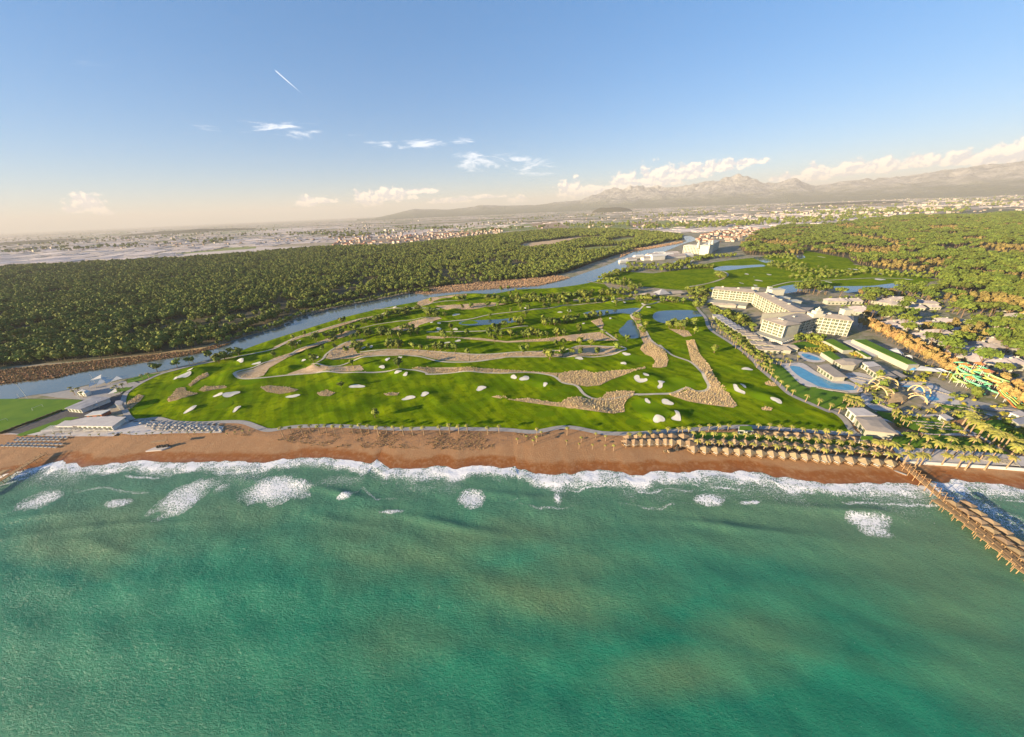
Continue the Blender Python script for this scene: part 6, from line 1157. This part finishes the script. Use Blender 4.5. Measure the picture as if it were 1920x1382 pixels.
sh = np.concatenate([jgrid(VR_, 7, dens=lambda x, y: .35+0*x, seed=730), jgrid(GZ('q', [(60,330),(160,500),(230,640),(420,810),(640,980),(700,960),(560,820),(400,620),(560,640),(500,560),(330,500),(240,490),(160,440)]), 4, seed=731)])
sh = sh[np.min(np.hypot(sh[:, None, 0]-VG[None, :, 0], sh[:, None, 1]-VG[None, :, 1]), 1) > 6.5]; scatter('garden_shrubs', sh, BUSH, NR.uniform(.8, 1.9, len(sh)), 'green garden shrubs between the villas and along the garden path', 'shrubs')
gt = np.concatenate([jgrid(GZ('q', [(170,480),(330,500),(420,560),(520,640),(560,690),(480,700),(380,620),(240,540)]), 8, seed=751, dens=lambda x, y: .7+0*x), jgrid(GZ('q', [(900,740),(1060,720),(1160,760),(1180,800),(1040,780),(920,790)]), 6, seed=752), jgrid(GZ('e', [(440,380),(620,420),(700,340),(560,330),(480,300)]), 9, seed=753, dens=lambda x, y: .5+0*x), jgrid(GZ('e', [(1080,420),(1300,330),(1700,470),(1700,540),(1500,560)]), 12, seed=754, dens=lambda x, y: .3+0*x), jgrid(GZ('k', [(880,690),(1080,680),(1100,740),(1050,864),(960,864),(900,780)]), 7, seed=755, dens=lambda x, y: .7+0*x)])
scatter('garden_trees', gt, LALL, NR.uniform(.7, 1.3, len(gt)), 'garden trees between the hotel, the strip villas and the pools', 'trees')
PL_ = [np.array([v.co[:2] for v in o_.data.vertices]) for o_ in COL.objects if o_.name.split('.')[0] in ('pool', 'path')]
ex_ = jgrid(GZ('e', [(440,370),(900,240),(1100,200),(1760,480),(1920,600),(1920,960),(1300,930),(760,900),(560,600)]), 4.6, seed=770, dens=lambda x, y: .42*(fbm(x, y, 22, 771) > .42))
for q_ in PL_:
    c_ = q_.mean(0); ex_ = ex_[np.min(np.hypot(ex_[:, None, 0]-q_[None, :, 0], ex_[:, None, 1]-q_[None, :, 1]), 1) > 5] if len(ex_) else ex_
scatter('pool_garden_shrubs', ex_, GB+BUSH, NR.uniform(.8, 1.7, len(ex_)), 'mixed shrubs in the gardens between the pools, slides and lawns', 'shrubs')
# ------------------------------------------------------------------ far town and greenhouses
FHM = [MB().box(-w/2, w/2, -d/2, d/2, 0, hh).mesh('h', [M['house']]) for w, d, hh in ((12, 10, 7), (16, 10, 5), (10, 10, 10))]
fh_ = []
for w, d, hh in ((12, 10, 6), (17, 11, 5), (11, 11, 10), (24, 12, 12)):
    fh_.append(MB().box(-w/2, w/2, -d/2, d/2, 0, hh).hip(-w/2-.6, w/2+.6, -d/2-.6, d/2+.6, hh+.02, hh+2.2, 4, 1).mesh('house_body', [M['house'], M['redroof'] if w < 20 else M['house']]))
def houses(poly, n, s, seed): 
    r = np.random.RandomState(seed); x0, y0 = poly.min(0); x1, y1 = poly.max(0); P = r.uniform((x0, y0), (x1, y1), (n*6, 2)); P = P[inside(P, poly)]; return P[:n]
V1 = houses(G([(625,463),(640,448),(760,442),(860,437),(945,430),(940,437),(850,447),(750,458)]), 190, 1, 1); V2 = houses(GZ('k', [(1000,215),(1150,170),(1350,135),(1560,140),(1600,155),(1480,200),(1330,260),(1230,270),(1000,260),(1000,240)]), 110, 1, 2)
def town(P, label, grp, smul):
    qq = pix(P); a_, b_ = np.percentile(qq[:, 0], (33, 66)); o_ = ordlabels(P, lambda i, q: 'left end' if q[0] < a_ else 'middle' if q[0] < b_ else 'right end')
    for i, (x, y) in enumerate(P): o = link('village_house', fh_[rnd.randrange(3)], None, (x, y, -.4), rnd.uniform(0, 3.1), rnd.uniform(.8, 1.3)*smul); tag(o, label % (ordn(o_[i][1]), o_[i][0]), 'house', grp)
town(V1, 'pale village house beyond the forest, %s from the left in its %s', 'houses of the village beyond the forest', 1.25); town(V2, 'red-roofed villa behind the far white hotel, %s from the left in the %s', 'houses of the estate behind the far hotel', .95)
r = np.random.RandomState(5)
def farpts(n, ylo, yhi, xlo=-60, xhi=1980):
    px = r.uniform(xlo, xhi, n); hor = 436-.0435*px; py = hor+r.uniform(ylo, yhi, n); P = G(list(zip(px, py))); return P[~inside(P, LOCAL)]
HP = farpts(2000, 4, 42); k = fbm(HP[:, 0], HP[:, 1], 900, 33) > .50; HP = HP[k]
scatter('distant_towns', HP, fh_, r.uniform(.6, 1.4, len(HP))*1.0, 'countless pale houses of distant towns spread over the plain', 'houses')
bx = np.array([azel(p, 400)[0] for p in (1440, 1900)]);
BP = farpts(330, 10, 36, 1440, 1980); k = fbm(BP[:, 0], BP[:, 1], 500, 39) > .52; BP = BP[k]; scatter('distant_blocks', BP, [fh_[3]], r.uniform(.8, 1.6, len(BP)), 'larger pale buildings among the fields at the right', 'buildings')
GHM = []
for n_, l in ((5, 60), (9, 90), (3, 50)):
    g = MB()
    for i in range(n_):
        x = (i-n_/2)*9; V = [(x+4.5-4.5*math.cos(t), y, 2.6+1.8*math.sin(t)) for y in (-l/2, l/2) for t in (0, .8, 1.57, 2.34, 3.1416)]; g.add(V, [(j, j+1, j+6, j+5) for j in range(4)]+[(0,1,2,3,4), (9,8,7,6,5)]); g.add([(x,-l/2,0),(x+9,-l/2,0),(x+9,-l/2,2.6),(x,-l/2,2.6),(x,l/2,0),(x+9,l/2,0),(x+9,l/2,2.6),(x,l/2,2.6)], [(0,1,2,3),(5,4,7,6)])
    g.add([(-n_*4.5,-l/2,0),(-n_*4.5,l/2,0),(-n_*4.5,l/2,2.6),(-n_*4.5,-l/2,2.6),(n_*4.5,-l/2,0),(n_*4.5,l/2,0),(n_*4.5,l/2,2.6),(n_*4.5,-l/2,2.6)], [(0,1,2,3),(5,4,7,6)]); g.V = [(x, y, z*.55) for x, y, z in g.V]; GHM.append(g.mesh('greenhouse', [M['plastic']]))
GP = farpts(5000, 5, 60); k = (fbm(GP[:, 0]*.6, GP[:, 1], 700, 44) > .47); GP = GP[k]; dgp = np.hypot(GP[:, 0], GP[:, 1]); o_ = np.argsort(np.where(inframe(GP, -5), dgp, 1e9)); gr, GA = o_[:140], R(12)
ol = ordlabels(GP[gr], lambda i, q: 'behind the left half of the forest' if q[0] < 420 else 'behind the middle of the forest' if q[0] < 800 else 'behind the river bend' if q[0] < 1250 else 'behind the stone pine wood')
for j, i in enumerate(gr):
    o = link('greenhouse', GHM[j % 3], None, (GP[i][0], GP[i][1], -.55), GA+(j % 2)*1.57, .9); tag(o, 'pale plastic greenhouse %s, %s from the left' % (ol[j][0], ordn(ol[j][1])), 'greenhouse', 'greenhouses at the near edge of the plain')
rest = o_[140:]; scatter('distant_greenhouses', GP[rest], GHM, r.uniform(.9, 1.5, len(rest)), 'pale plastic greenhouses covering the plain to the hills', 'greenhouses', flatk=GA+r.randint(0, 2, len(rest))*1.57)
TP = farpts(9000, 4, 50); k = fbm(TP[:, 0], TP[:, 1], 600, 49) > .55; TP = TP[k]; scatter('distant_trees', TP, PALL, r.uniform(1.2, 3.0, len(TP)), 'dark scattered trees and hedgerows across the plain', 'trees')
